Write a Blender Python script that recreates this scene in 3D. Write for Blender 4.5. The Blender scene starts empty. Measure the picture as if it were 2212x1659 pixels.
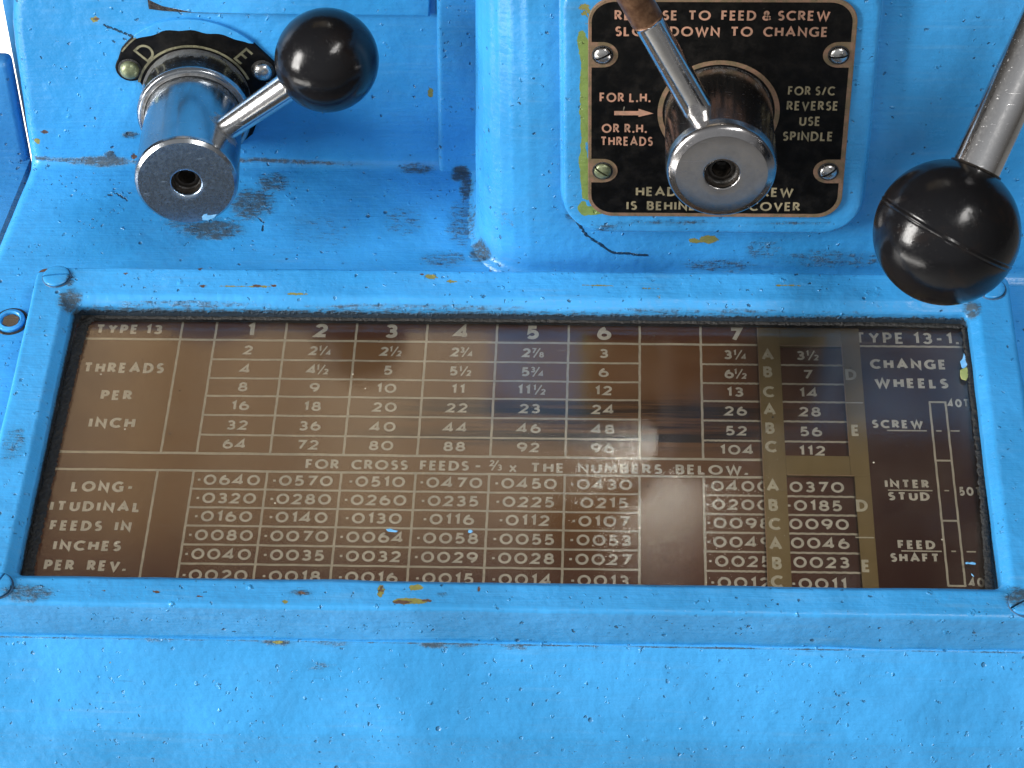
import bpy, bmesh, random
import numpy as np
from math import sin, cos, radians, pi, sqrt, atan2, degrees
from mathutils import Matrix, Vector
random.seed(7); rng = np.random.default_rng(7)
C = bpy.context.scene.collection
MM = 0.001

# ------------------------------------------------------------------ camera
PITCH, YAW, ROLL, TILT = radians(40), radians(3.358), radians(1.558), radians(10.42)
FPX = 4919.0                                  # focal length in pixels of a 2212 px wide picture
def _axes():
    cp, sp = cos(PITCH), sin(PITCH)
    fwd = np.array([-sin(YAW)*cp, cos(YAW)*cp, -sp]); rt = np.array([cos(YAW), sin(YAW), 0.0]); dn = np.cross(fwd, rt)
    return np.array([cos(ROLL)*rt+sin(ROLL)*dn, -sin(ROLL)*rt+cos(ROLL)*dn, fwd])
AX = _axes()
def ray(x, y): return AX.T @ np.array([(x-1106)/FPX, (y-829.5)/FPX, 1.0])
CAM = -615.0*ray(1106, 960)/np.linalg.norm(ray(1106, 960))        # millimetres, origin = middle of the chart
cam = bpy.data.objects.new('camera', bpy.data.cameras.new('camera')); C.objects.link(cam)
cam.data.sensor_width = 36; cam.data.lens = FPX/2212*36
cam.data.clip_start = 0.02; cam.data.clip_end = 50
cam.matrix_world = Matrix([[AX[0][i], -AX[1][i], -AX[2][i], CAM[i]*MM] for i in range(3)] + [[0, 0, 0, 1]])
bpy.context.scene.camera = cam

# ------------------------------------------------------------------ light
sc = bpy.context.scene
sc.view_settings.view_transform = 'Standard'; sc.view_settings.look = 'None'
sc.view_settings.gamma = 1; sc.view_settings.exposure = -0.28
sc.view_settings.use_curve_mapping = False
sc.cycles.max_bounces = 8
W = bpy.data.worlds.new('World'); sc.world = W; W.use_nodes = True
def lamp(name, loc, target, sx, sy, power, col):
    L = bpy.data.lights.new(name, 'AREA'); L.shape = 'RECTANGLE'; L.size = sx; L.size_y = sy; L.energy = power; L.color = col
    o = bpy.data.objects.new(name, L); C.objects.link(o); o.location = loc
    o.rotation_euler = (Vector(target)-Vector(loc)).to_track_quat('-Z', 'Y').to_euler()
    return o
lamp('window_light', (-1.12, -0.44, 0.36), (0, 0, 0.03), 0.36, 0.72, 38, (1.0, 0.975, 0.94))
lamp('strip_light', (0.50, -0.66, 1.10), (0, 0, 0), 0.42, 0.045, 4.5, (1.0, 0.98, 0.95))
lamp('strip_light', (0.56, -0.44, 1.16), (0, 0, 0), 0.42, 0.045, 4.5, (1.0, 0.98, 0.95))
lamp('added_glare_light', (0.060, 0.61, 1.20), (0.060, 0.61, 0), 0.022, 0.10, 0.20, (1.0, 0.95, 0.86))  # added lamp; its reflection makes the white glare on the pane
def spot_lamp(name, loc, target, power, cone):
    L = bpy.data.lights.new(name, 'SPOT'); L.energy = power; L.spot_size = radians(cone); L.spot_blend = 0.25; L.shadow_soft_size = 0.02; L.color = (1.0, 0.96, 0.88)
    o = bpy.data.objects.new(name, L); C.objects.link(o); o.location = loc; o.rotation_euler = (Vector(target)-Vector(loc)).to_track_quat('-Z', 'Y').to_euler()
lamp('added_sheen_light', (-1.02, -0.74, -0.50), (0, 0.06, 0.08), 0.95, 0.17, 7.5, (1.0, 0.97, 0.92))  # added lamp low at left, put in for a sheen on the rounded corner
for x0_, x1_, pw_, col_ in ((-0.480, -0.372, 0.15, (1.0, 0.74, 0.44)), (-0.322, -0.280, 0.075, (1.0, 0.78, 0.52)), (-0.240, -0.140, 0.17, (1.0, 0.82, 0.58)), (-0.118, -0.015, 0.13, (1.0, 0.90, 0.76)), (0.092, 0.150, 0.03, (1.0, 0.86, 0.66))):
    lamp('added_band_light', ((x0_+x1_)/2, 0.69, 1.20), ((x0_+x1_)/2, 0.69, 0), x1_-x0_, 0.36, pw_*1.12, col_)   # added strip lamps, put in to reflect tan bands in the pane
spot_lamp('sunlit_floor_light', (-1.6, 2.2, 1.6), (-0.72, 1.75, -0.9), 1800, 26)
nt = W.node_tree; nt.nodes.clear()
wo = nt.nodes.new('ShaderNodeOutputWorld'); wb = nt.nodes.new('ShaderNodeBackground'); wr = nt.nodes.new('ShaderNodeValToRGB')
wt = nt.nodes.new('ShaderNodeTexCoord'); ws = nt.nodes.new('ShaderNodeVectorMath'); ws.operation = 'DOT_PRODUCT'; ws.inputs[1].default_value = (-0.10, -0.88, 0.46)
wm = nt.nodes.new('ShaderNodeMath'); wm.operation = 'MULTIPLY_ADD'; wm.inputs[1].default_value = 0.5; wm.inputs[2].default_value = 0.5
nt.links.new(wt.outputs['Generated'], ws.inputs[0]); nt.links.new(ws.outputs['Value'], wm.inputs[0]); nt.links.new(wm.outputs[0], wr.inputs[0])
e = wr.color_ramp.elements
e[0].position = 0.20; e[0].color = (0.07, 0.065, 0.06, 1)
e[1].position = 1.0; e[1].color = (0.95, 0.97, 1.0, 1)
x_ = e.new(0.55); x_.color = (0.20, 0.185, 0.17, 1)
x_ = e.new(0.80); x_.color = (0.52, 0.52, 0.53, 1)
nt.links.new(wr.outputs[0], wb.inputs[0]); wb.inputs[1].default_value = 0.58; nt.links.new(wb.outputs[0], wo.inputs[0])

# ------------------------------------------------------------------ geometry helpers (millimetres)
EV = np.array([0, cos(TILT), sin(TILT)]); NN = np.array([0, -sin(TILT), cos(TILT)])
def P3(u, v, h=0.0): return np.array([u, 0, 0]) + v*EV + h*NN             # chart plane -> world
def slope_at(x, y, h=0.0):
    d = ray(x, y); t = (h - CAM@NN)/(d@NN); return CAM + t*d
def uv_at(x, y, h=0.0): p = slope_at(x, y, h); return p[0], p@EV
def wall_at(x, y, Y): d = ray(x, y); t = (Y-CAM[1])/d[1]; return CAM + t*d
W1, W2, FT = 106.5, 62.8, 9.0                                     # back wall, raised block, lid height
def unit(v): v = np.asarray(v, float); return v/np.linalg.norm(v)

def tag(o, label=None, cat=None, group=None, kind=None):
    if label: o['label'] = label
    if cat: o['category'] = cat
    if group: o['group'] = group
    if kind: o['kind'] = kind
    return o
def thing(name, base, label, cat, group=None):
    o = bpy.data.objects.new(name, None); C.objects.link(o); o.empty_display_size = 0.01
    o.location = Vector(np.asarray(base, float)*MM)
    return tag(o, label, cat, group)
def obj(name, V, F, mat, parent=None, smooth=True, base=None, attrs=None):
    V = np.asarray(V, float).reshape(-1, 3)
    off = np.array(parent.location)/MM if parent is not None and parent.parent is None else (np.zeros(3) if base is None else np.asarray(base, float))
    if parent is not None and parent.parent is not None:
        q = parent; off = np.zeros(3)
        while q is not None: off = off + np.array(q.location)/MM; q = q.parent
    if base is not None and parent is not None: off = off
    me = bpy.data.meshes.new(name); me.from_pydata(((V-off)*MM).tolist(), [], [list(map(int, f)) for f in F]); me.update()
    if smooth: me.polygons.foreach_set('use_smooth', [True]*len(me.polygons))
    for k, a in (attrs or {}).items():
        at = me.attributes.new(k, 'FLOAT', 'POINT'); at.data.foreach_set('value', np.asarray(a, np.float32))
    me.materials.append(mat)
    o = bpy.data.objects.new(name, me); C.objects.link(o)
    if parent is not None: o.parent = parent
    elif base is not None: o.location = Vector(off*MM)
    return o
def grid(P, close_i=False, close_j=False):
    ni, nj = P.shape[:2]; ii = np.arange(ni if close_i else ni-1); jj = np.arange(nj if close_j else nj-1)
    I, J = np.meshgrid(ii, jj, indexing='ij'); a = I*nj+J; b = ((I+1) % ni)*nj+J; c = ((I+1) % ni)*nj+(J+1) % nj; d = I*nj+(J+1) % nj
    return P.reshape(-1, 3), np.stack([a, b, c, d], -1).reshape(-1, 4)
def fillet(pts, rad, step=0.8):
    """polyline in any dimension with rounded corners, resampled to about `step`"""
    pts = [np.asarray(p, float) for p in pts]; out = [pts[0]]
    for i in range(1, len(pts)-1):
        a, b, c = pts[i-1], pts[i], pts[i+1]; r = rad[i] if hasattr(rad, '__len__') else rad
        if r <= 0: out.append(b); continue
        u, w = unit(a-b), unit(c-b); ang = np.arccos(np.clip(u@w, -1, 1)); t = min(r/np.tan(ang/2), .49*np.linalg.norm(a-b), .49*np.linalg.norm(c-b))
        p, q = b+u*t, b+w*t
        for k in range(9):
            s = k/8; out.append((1-s)**2*p + 2*s*(1-s)*b + s*s*q)
    out.append(pts[-1]); res = [out[0]]
    for a, b in zip(out, out[1:]):
        n = max(1, int(np.ceil(np.linalg.norm(b-a)/step)))
        for k in range(1, n+1): res.append(a+(b-a)*k/n)
    return np.array(res)
_ph = rng.uniform(0, 6.28, (14, 1)); _kk = rng.normal(0, 1, (14, 3)); _kk = _kk/np.linalg.norm(_kk, axis=1)[:, None]*rng.uniform(.08, .55, (14, 1))
def wob(P):   # slow hand-painted unevenness, about -1..1
    return np.sin(P.reshape(-1, 3)@_kk.T + _ph[:, 0]).sum(1).reshape(P.shape[:-1])/5.0
def frame_of(axis):
    a = unit(axis); u = unit(np.cross(a, [0, 0, 1.0] if abs(a[2]) < .9 else [1.0, 0, 0])); return a, u, np.cross(a, u)
def lathe(prof, base, axis, n=96):
    a, u, w = frame_of(axis); th = np.linspace(0, 2*pi, n, endpoint=False)
    P = np.array([[np.asarray(base)+a*z+(u*cos(t)+w*sin(t))*r for t in th] for r, z in prof])
    V, F = grid(P, close_j=True); V, F = list(V), [list(f) for f in F]
    if prof[0][0] > 1e-6: F.append([j for j in range(n)][::-1])
    if prof[-1][0] > 1e-6: F.append([(len(prof)-1)*n+j for j in range(n)])
    return np.array(V), F
def rnd_prof(pts, r, step=0.5): return [tuple(p) for p in fillet(pts, r, step)]
def box(x0, x1, y0, y1, z0, z1, bev=1.0):
    bm = bmesh.new(); bmesh.ops.create_cube(bm, size=1)
    for v in bm.verts: v.co = Vector(((x0+x1)/2+v.co.x*(x1-x0), (y0+y1)/2+v.co.y*(y1-y0), (z0+z1)/2+v.co.z*(z1-z0)))
    if bev: bmesh.ops.bevel(bm, geom=bm.edges[:], offset=bev, segments=3, affect='EDGES', profile=.5)
    bm.verts.index_update(); V = [tuple(v.co) for v in bm.verts]; F = [[v.index for v in f.verts] for f in bm.faces]; bm.free(); return np.array(V), F
def rrect(x0, x1, y0, y1, r, n=10):
    out = []
    for cx, cy, a0 in ((x1-r, y1-r, 0), (x0+r, y1-r, 90), (x0+r, y0+r, 180), (x1-r, y0+r, 270)):
        for k in range(n+1): a = radians(a0+90*k/n); out.append((cx+r*cos(a), cy+r*sin(a)))
    return out
def plate_solid(outline, to3, h0, h1, bev=0.3):
    """flat plate: outline in 2-D, to3(x, y, h) places it; top edge eased"""
    o = np.array(outline); n = len(o); c = o.mean(0)
    e = np.roll(o, -1, 0)-np.roll(o, 1, 0); nrm = np.stack([e[:, 1], -e[:, 0]], 1); nrm /= np.linalg.norm(nrm, axis=1)[:, None]+1e-9
    if ((o-c)*nrm).sum() < 0: nrm = -nrm
    rings = [(0, h0), (0, h1-bev), (-bev*.3, h1-bev*.3), (-bev, h1)]; V = []; F = []
    for d, h in rings: V += [to3(*(o[i]+nrm[i]*d), h) for i in range(n)]
    for k in range(len(rings)-1):
        for i in range(n): j = (i+1) % n; F.append([k*n+i, k*n+j, (k+1)*n+j, (k+1)*n+i])
    F.append([(len(rings)-1)*n+i for i in range(n)]); F.append([i for i in range(n)][::-1])
    return np.array(V), F
def merge(*parts):
    V = []; F = []; k = 0
    for v, f in parts:
        V.append(np.asarray(v, float).reshape(-1, 3)); F += [[int(i)+k for i in q] for q in f]; k += len(V[-1])
    return np.concatenate(V), F

# ------------------------------------------------------------------ stroke lettering
def A(cx, cy, rx, ry, a0, a1, n=None):
    n = n or max(4, int(abs(a1-a0)/12)); return [(cx+rx*cos(radians(a0+(a1-a0)*k/n)), cy+ry*sin(radians(a0+(a1-a0)*k/n))) for k in range(n+1)]
G = {
 'A': (.80, [[(0, 0), (.40, 1), (.80, 0)], [(.15, .32), (.65, .32)]]),
 'B': (.50, [[(0, 0), (0, 1), (.24, 1)]+A(.26, .765, .20, .235, 90, -90)+[(0, .53)], [(.2, .53), (.28, .53)]+A(.28, .265, .22, .265, 90, -90)+[(0, 0)]]),
 'C': (.72, [A(.46, .5, .46, .5, 48, 312)]),
 'D': (.68, [[(0, 0), (0, 1), (.22, 1)]+A(.24, .5, .44, .5, 90, -90)+[(0, 0)]]),
 'E': (.42, [[(.42, 1), (0, 1), (0, 0), (.43, 0)], [(0, .52), (.38, .52)]]),
 'F': (.40, [[(.42, 1), (0, 1), (0, 0)], [(0, .5), (.37, .5)]]),
 'G': (.78, [A(.46, .5, .46, .5, 48, 300)+[(.76, .08), (.76, .44), (.52, .44)]]),
 'H': (.62, [[(0, 0), (0, 1)], [(.62, 0), (.62, 1)], [(0, .52), (.62, .52)]]),
 'I': (.0, [[(0, 0), (0, 1)]]),
 'J': (.3, [[(.3, 1), (.3, .2)]+A(.1, .2, .2, .2, 0, -90)]),
 'K': (.56, [[(0, 0), (0, 1)], [(.52, 1), (.06, .5), (.56, 0)]]),
 'L': (.40, [[(0, 1), (0, 0), (.42, 0)]]),
 'M': (.84, [[(0, 0), (.08, 1), (.42, .25), (.76, 1), (.84, 0)]]),
 'N': (.68, [[(0, 0), (0, 1), (.68, 0), (.68, 1)]]),
 'O': (.96, [A(.48, .5, .48, .5, 90, 450)]),
 'P': (.46, [[(0, 0), (0, 1), (.22, 1)]+A(.22, .735, .24, .265, 90, -90)+[(0, .47)]]),
 'Q': (.96, [A(.48, .5, .48, .5, 90, 450), [(.5, .2), (.95, -.1)]]),
 'R': (.52, [[(0, 0), (0, 1), (.22, 1)]+A(.22, .745, .23, .255, 90, -90)+[(0, .49)], [(.2, .49), (.54, 0)]]),
 'S': (.42, [A(.22, .755, .19, .245, 35, 270, 14)+A(.22, .265, .21, .265, 90, -145, 14)]),
 'T': (.62, [[(0, 1), (.62, 1)], [(.31, 1), (.31, 0)]]),
 'U': (.60, [[(0, 1), (0, .32)]+A(.3, .32, .3, .32, 180, 360)+[(.6, 1)]]),
 'V': (.70, [[(0, 1), (.35, 0), (.70, 1)]]),
 'W': (1.12, [[(0, 1), (.28, 0), (.56, .95), (.84, 0), (1.12, 1)]]),
 'X': (.6, [[(0, 0), (.6, 1)], [(0, 1), (.6, 0)]]),
 'x': (.50, [[(0, 0), (.5, .66)], [(0, .66), (.5, 0)]]),
 'Y': (.62, [[(0, 1), (.31, .48), (.62, 1)], [(.31, .48), (.31, 0)]]),
 'Z': (.56, [[(0, 1), (.56, 1), (0, 0), (.58, 0)]]),
 '0': (.76, [A(.38, .5, .38, .5, 90, 450)]),
 '1': (.24, [[(0, .8), (.2, 1), (.2, 0)]]),
 '2': (.56, [A(.28, .72, .26, .28, 165, -35)+[(0, 0), (.58, 0)]]),
 '3': (.50, [A(.22, .755, .23, .245, 150, -90)+[(.14, .51)], [(.2, .51)]+A(.22, .255, .27, .255, 90, -150)]),
 '4': (.66, [[(.66, .24), (-.02, .24), (.47, 1.0), (.47, 0)]]),
 '5': (.52, [[(.48, 1), (.1, 1), (.06, .55)]+A(.22, .31, .29, .31, 112, -140)]),
 '6': (.62, [A(.31, .31, .31, .31, 90, 450), [(.02, .36)]+A(.5, .36, .48, .64, 178, 105)]),
 '7': (.56, [[(0, 1), (.56, 1), (.18, 0)]]),
 '8': (.56, [A(.28, .76, .22, .24, -90, 270), A(.28, .265, .28, .265, 90, 450)]),
 '9': (.62, [A(.31, .69, .31, .31, -90, 270), [(.60, .64)]+A(.12, .64, .48, .64, -2, -75)]),
 '-': (.34, [[(0, .42), (.34, .42)]]), '.': (.02, [[(.01, -.09), (.01, .15)]]), ':': (.06, [[(.03, .36), (.03, .60)]]),
 '/': (.34, [[(0, -.02), (.34, 1.02)]]), '&': (.66, [[(.66, 0), (.14, .72)]+A(.28, .8, .17, .2, 200, -20)+[(.1, .42)]+A(.25, .23, .25, .23, 140, 300)+[(.62, .45)]]),
}
def ribbon(pts, hw):
    p = np.array(pts, float); closed = np.allclose(p[0], p[-1])
    keep = [0]+[i for i in range(1, len(p)) if np.linalg.norm(p[i]-p[i-1]) > 1e-4]; p = p[keep]
    if closed: p = p[:-1]
    n = len(p); V = []; F = []
    for i in range(n):
        a = p[i-1] if (i > 0 or closed) else None; b = p[(i+1) % n] if (i < n-1 or closed) else None
        d1 = unit(p[i]-a) if a is not None else unit(b-p[i]); d2 = unit(b-p[i]) if b is not None else d1
        n1 = np.array([-d1[1], d1[0]]); n2 = np.array([-d2[1], d2[0]]); m = n1+n2; L = np.linalg.norm(m)
        m = m/L if L > 1e-3 else n1; k = hw/max(.42, m@n1); V += [p[i]+m*k, p[i]-m*k]
    for i in range(n if closed else n-1): j = (i+1) % n; F.append([2*i, 2*i+1, 2*j+1, 2*j])
    return V, F
class Ink:
    """collects flat marks on a surface given by to3(x, y, lift)"""
    def __init__(s, to3): s.V = []; s.F = []; s.to3 = to3; s.k = 0
    def add(s, V2, F):
        s.k += 1; lift = 0.012*(s.k % 4); b = len(s.V); s.V += [s.to3(x, y, lift) for x, y in V2]; s.F += [[i+b for i in f] for f in F]
    def poly(s, pts): s.add(pts, [list(range(len(pts)))])
    def rect(s, x0, x1, y0, y1): s.poly([(x0, y0), (x1, y0), (x1, y1), (x0, y1)])
    def stroke(s, pts, w): s.add(*ribbon(pts, w/2))
    def text(s, t, x, y, h, width=None, stretch=1.0, bold=.17, gap=.16, space=.42, align='l', rot=0.0, word=None):
        w = bold; adv = 0; items = []
        tr = gap
        for ch in t:
            if ch == ' ': adv += (word if word is not None else space); continue
            g = G[ch]; items.append((adv, g)); adv += g[0]*stretch*(1-w)+w+tr
        tot = (adv-tr)*h; sx = 1.0
        if width: sx = width/tot
        x0 = x-(tot*sx/2 if align == 'c' else tot*sx if align == 'r' else 0); ca, sa = cos(rot), sin(rot)
        for a, g in items:
            for st in g[1]:
                pts = [((a+w/2+px*stretch*(1-w))*h, (w/2+py*(1-w))*h) for px, py in st]
                V, F = ribbon(pts, w*h/2); V = [(vx*sx, vy) for vx, vy in V]
                if rot: s.add([(x+((vx+x0-x)*ca-vy*sa), y+((vx+x0-x)*sa+vy*ca)) for vx, vy in V], F)
                else: s.add([(x0+vx, y+vy) for vx, vy in V], F)
        return tot*sx
    def frac(s, whole, num, den, cx, y, h, **k):
        ww = .5*h*len(whole) if whole else 0; tot = ww+1.15*h; x = cx-tot/2
        if whole: s.text(whole, x, y, h, stretch=1.15, **k); x += ww+.28*h
        s.text(num, x, y+.42*h, .62*h, **k); s.stroke([(x+.2*h, y-.02*h), (x+.72*h, y+1.02*h)], .12*h); s.text(den, x+.66*h, y-.02*h, .62*h, **k)
    def done(s, name, mat, parent): return obj(name, s.V, s.F, mat, parent, smooth=False)

# ------------------------------------------------------------------ materials
def srgb(r, g, b): return tuple(((c/255+.055)/1.055)**2.4 if c > 10 else c/255/12.92 for c in (r, g, b)) + (1,)
class Mat:
    def __init__(s, name):
        s.m = bpy.data.materials.new(name); s.m.use_nodes = True; s.nt = s.m.node_tree; s.nt.nodes.clear()
        s.out = s.n('ShaderNodeOutputMaterial'); s.b = s.n('ShaderNodeBsdfPrincipled'); s.l(s.b.outputs[0], s.out.inputs[0])
        tc = s.n('ShaderNodeTexCoord'); mp = s.n('ShaderNodeMapping'); mp.inputs['Scale'].default_value = (1000, 1000, 1000); s.l(tc.outputs['Object'], mp.inputs[0]); s.mm = mp.outputs[0]
    def n(s, t): return s.nt.nodes.new(t)
    def l(s, a, b): s.nt.links.new(a, b)
    def put(s, sock, v):
        if isinstance(v, bpy.types.NodeSocket): s.l(v, sock)
        else: sock.default_value = v
    def scaled(s, sx, sy, sz, rot=(0, 0, 0)):
        mp = s.n('ShaderNodeMapping'); mp.inputs['Scale'].default_value = (sx, sy, sz); mp.inputs['Rotation'].default_value = rot; s.l(s.mm, mp.inputs[0]); return mp.outputs[0]
    def noise(s, scale, detail=3, rough=.55, vec=None, dist=0):
        t = s.n('ShaderNodeTexNoise'); t.inputs['Scale'].default_value = scale; t.inputs['Detail'].default_value = detail; t.inputs['Roughness'].default_value = rough; t.inputs['Distortion'].default_value = dist
        s.l(vec or s.mm, t.inputs['Vector']); return t.outputs['Fac']
    def vor(s, scale, vec=None, feature='F1'):
        t = s.n('ShaderNodeTexVoronoi'); t.feature = feature; t.inputs['Scale'].default_value = scale; s.l(vec or s.mm, t.inputs['Vector']); return t.outputs['Distance'], t.outputs['Color'] if feature == 'F1' else None
    def math(s, op, a, b=0.0, c=0.0, clamp=False):
        t = s.n('ShaderNodeMath'); t.operation = op; t.use_clamp = clamp
        for i, v in enumerate((a, b, c)): s.put(t.inputs[i], v)
        return t.outputs[0]
    def ramp(s, fac, a, b, lo=0.0, hi=1.0):
        t = s.n('ShaderNodeMapRange'); t.interpolation_type = 'SMOOTHSTEP'; s.put(t.inputs[0], fac)
        for i, v in enumerate((a, b, lo, hi)): t.inputs[i+1].default_value = v
        return t.outputs[0]
    def mix(s, f, a, b):
        t = s.n('ShaderNodeMix'); t.data_type = 'RGBA'; s.put(t.inputs[0], f); s.put(t.inputs[6], a); s.put(t.inputs[7], b); return t.outputs[2]
    def attr(s, name): t = s.n('ShaderNodeAttribute'); t.attribute_name = name; return t.outputs['Fac']
    def sep(s, vec): t = s.n('ShaderNodeSeparateXYZ'); s.l(vec, t.inputs[0]); return t.outputs
    def bump(s, h, strength, dist, prev=None):
        t = s.n('ShaderNodeBump'); t.inputs['Strength'].default_value = strength; t.inputs['Distance'].default_value = dist*MM; s.put(t.inputs['Height'], h)
        if prev is not None: s.l(prev, t.inputs['Normal'])
        return t.outputs[0]
    def set(s, **k):
        for n, v in k.items(): s.put(s.b.inputs[n.replace('_', ' ')], v)
        return s

BLUE = (0.034, 0.290, 0.640, 1)
def blue_paint(name, base=BLUE, pit=1.0, streak=0.0):
    M = Mat(name)
    n1 = M.noise(.018, 4); n2 = M.noise(.12, 5, .65); n3 = M.noise(.9, 3)
    dark = tuple(c*.80 for c in base[:3])+(1,); lite = tuple(min(1, c*1.12+.012) for c in base[:3])+(1,)
    col = M.mix(M.ramp(n1, .3, .7), dark, lite)
    col = M.mix(M.ramp(n2, .45, .8, 0, .35), col, tuple(c*.72+.01 for c in base[:3])+(1,))
    # dull rubbed film and brush drag along x
    dr = M.noise(1, 4, .6, M.scaled(.035, .55, .55)); film = M.math('MULTIPLY', M.ramp(dr, .5, .75), M.ramp(M.noise(.03, 2), .42, .65))
    col = M.mix(M.math('MULTIPLY', film, .16+streak), col, (.16, .36, .55, 1))
    # pin holes with dirt in them, two sizes
    wn = M.n('ShaderNodeTexNoise'); wn.inputs['Scale'].default_value = .7; wn.inputs['Detail'].default_value = 2; M.l(M.mm, wn.inputs['Vector'])
    wa = M.n('ShaderNodeVectorMath'); wa.operation = 'MULTIPLY_ADD'; wa.inputs[1].default_value = (2.2, 2.2, 2.2); M.l(wn.outputs['Color'], wa.inputs[0]); M.l(M.mm, wa.inputs[2]); warp = wa.outputs[0]
    vd, vc = M.vor(.30, warp); vx = M.sep(vc)
    pitm = M.math('MULTIPLY', M.ramp(vd, .07, .17, 1, 0), M.ramp(vx[0], .52, .56))
    vd2, vc2 = M.vor(.11); vx2 = M.sep(vc2)
    wob_ = M.math('ADD', vd2, M.math('MULTIPLY', M.math('SUBTRACT', n3, .5), .09))
    pit2 = M.math('MULTIPLY', M.ramp(wob_, .03, .085, 1, 0), M.ramp(vx2[1], .5, .55))
    pits = M.math('MAXIMUM', M.math('MULTIPLY', pitm, M.ramp(M.noise(.06, 2), .35, .6)), pit2)
    col = M.mix(M.math('MULTIPLY', pits, .80*pit), col, (.018, .040, .075, 1))
    vd3, vc3 = M.vor(.62, warp); sp3 = M.math('MULTIPLY', M.math('MULTIPLY', M.ramp(vd3, .10, .22, 1, 0), M.ramp(M.sep(vc3)[1], .72, .76)), M.ramp(M.noise(.04, 3), .42, .58))
    col = M.mix(M.math('MULTIPLY', sp3, .55*pit), col, (.016, .055, .12, 1)); pits = M.math('MAXIMUM', pits, M.math('MULTIPLY', sp3, .6))
    # short scratches
    sw = M.noise(1, 2, .5, M.scaled(.05, 1.6, 1.6, (.2, .4, .5)), 1.0); scr = M.math('MULTIPLY', M.ramp(sw, .735, .76), M.ramp(M.noise(.05, 2), .5, .6))
    col = M.mix(M.math('MULTIPLY', scr, .6), col, (.03, .07, .12, 1))
    # soot and grime where the mesh says so
    gn = M.noise(.55, 5, .75); gn2 = M.noise(1, 3, .7, M.scaled(.25, 1.2, 1.2))
    ga = M.math('ADD', M.attr('grime'), M.math('MULTIPLY', M.math('SUBTRACT', M.math('ADD', gn, gn2), 1.0), 1.7))
    gm = M.math('MULTIPLY', M.ramp(ga, .38, 1.05), M.ramp(M.attr('grime'), .02, .45))
    col = M.mix(M.math('MULTIPLY', M.ramp(M.attr('grime'), .0, 1.0), .42), col, (.020, .095, .17, 1))
    col = M.mix(M.math('MULTIPLY', gm, .82), col, M.mix(gn, (.010, .011, .009, 1), (.050, .056, .046, 1)))
    # chips to the old olive coat, then to brown primer
    cn = M.noise(.75, 4, .7)
    ca = M.math('ADD', M.attr('chip'), M.math('MULTIPLY', M.math('SUBTRACT', cn, .5), 1.9))
    rare = M.ramp(M.noise(.085, 5, .72), .725, .74)
    cm = M.math('MAXIMUM', M.math('MULTIPLY', M.ramp(ca, .50, .54), M.ramp(M.attr('chip'), .03, .08)), M.math('MULTIPLY', rare, M.ramp(M.noise(.5, 3), .5, .56)))
    col = M.mix(cm, col, M.mix(M.noise(.6, 3), (.165, .165, .035, 1), (.235, .225, .060, 1)))
    ra = M.math('ADD', M.attr('rust'), M.math('MULTIPLY', M.math('SUBTRACT', M.noise(1.0, 4, .7), .5), 1.9))
    rm = M.math('MULTIPLY', M.ramp(ra, .5, .55), M.ramp(M.attr('rust'), .03, .08))
    col = M.mix(rm, col, M.mix(gn, (.05, .028, .018, 1), (.13, .075, .05, 1)))
    ra = M.math('ADD', M.attr('green'), M.math('MULTIPLY', M.math('SUBTRACT', M.noise(.35, 3), .5), .8)); gr = M.ramp(ra, .5, .54)
    col = M.mix(gr, col, M.mix(M.noise(.5, 3), (.15, .225, .055, 1), (.20, .29, .085, 1)))
    crack_dark = M.ramp(M.math('ADD', M.attr('crack_dark'), M.math('MULTIPLY', M.math('SUBTRACT', n3, .5), 1.1)), .30, .60); col = M.mix(M.math('MULTIPLY', crack_dark, .92), col, (.008, .018, .030, 1))
    # relief
    nib, nibc = M.vor(.15, warp); nx = M.sep(nibc); nibm = M.math('MULTIPLY', M.ramp(nib, 0, .16, 1, 0), M.math('MULTIPLY', M.ramp(nx[2], .45, 1.0), M.ramp(M.noise(.045, 2), .4, .62)))
    vr, vrc = M.vor(.36, warp); rx = M.sep(vrc); nib2 = M.math('MULTIPLY', M.ramp(vr, .02, .22, 1, 0), M.ramp(rx[0], .78, .86))
    peel = M.noise(.38, 3, .5); slow = M.noise(.07, 3, .5); brush = M.noise(1, 3, .6, M.scaled(.06, .9, .9))
    h = M.math('ADD', M.math('MULTIPLY', peel, .22), M.math('MULTIPLY', slow, .8))
    h = M.math('ADD', h, M.math('MULTIPLY', brush, .15))
    h = M.math('ADD', h, M.math('MULTIPLY', nibm, .46)); h = M.math('ADD', h, M.math('MULTIPLY', nib2, .34))
    h = M.math('SUBTRACT', h, M.math('MULTIPLY', pits, .40)); h = M.math('SUBTRACT', h, M.math('MULTIPLY', M.math('MAXIMUM', cm, rm), .10))
    h = M.math('ADD', h, M.math('MULTIPLY', M.math('MULTIPLY', gm, gn), .25)); h = M.math('SUBTRACT', h, M.math('MULTIPLY', crack_dark, .5))
    rough = M.math('ADD', M.ramp(n2, .2, .8, .24, .40), M.math('MULTIPLY', M.math('MAXIMUM', gm, cm), .3)); rough = M.math('ADD', rough, M.math('MULTIPLY', film, .18))
    M.set(Base_Color=col, Roughness=rough, Normal=M.bump(h, 1.0, 1.0)); M.b.inputs['Specular IOR Level'].default_value = .5
    return M.m
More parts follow.
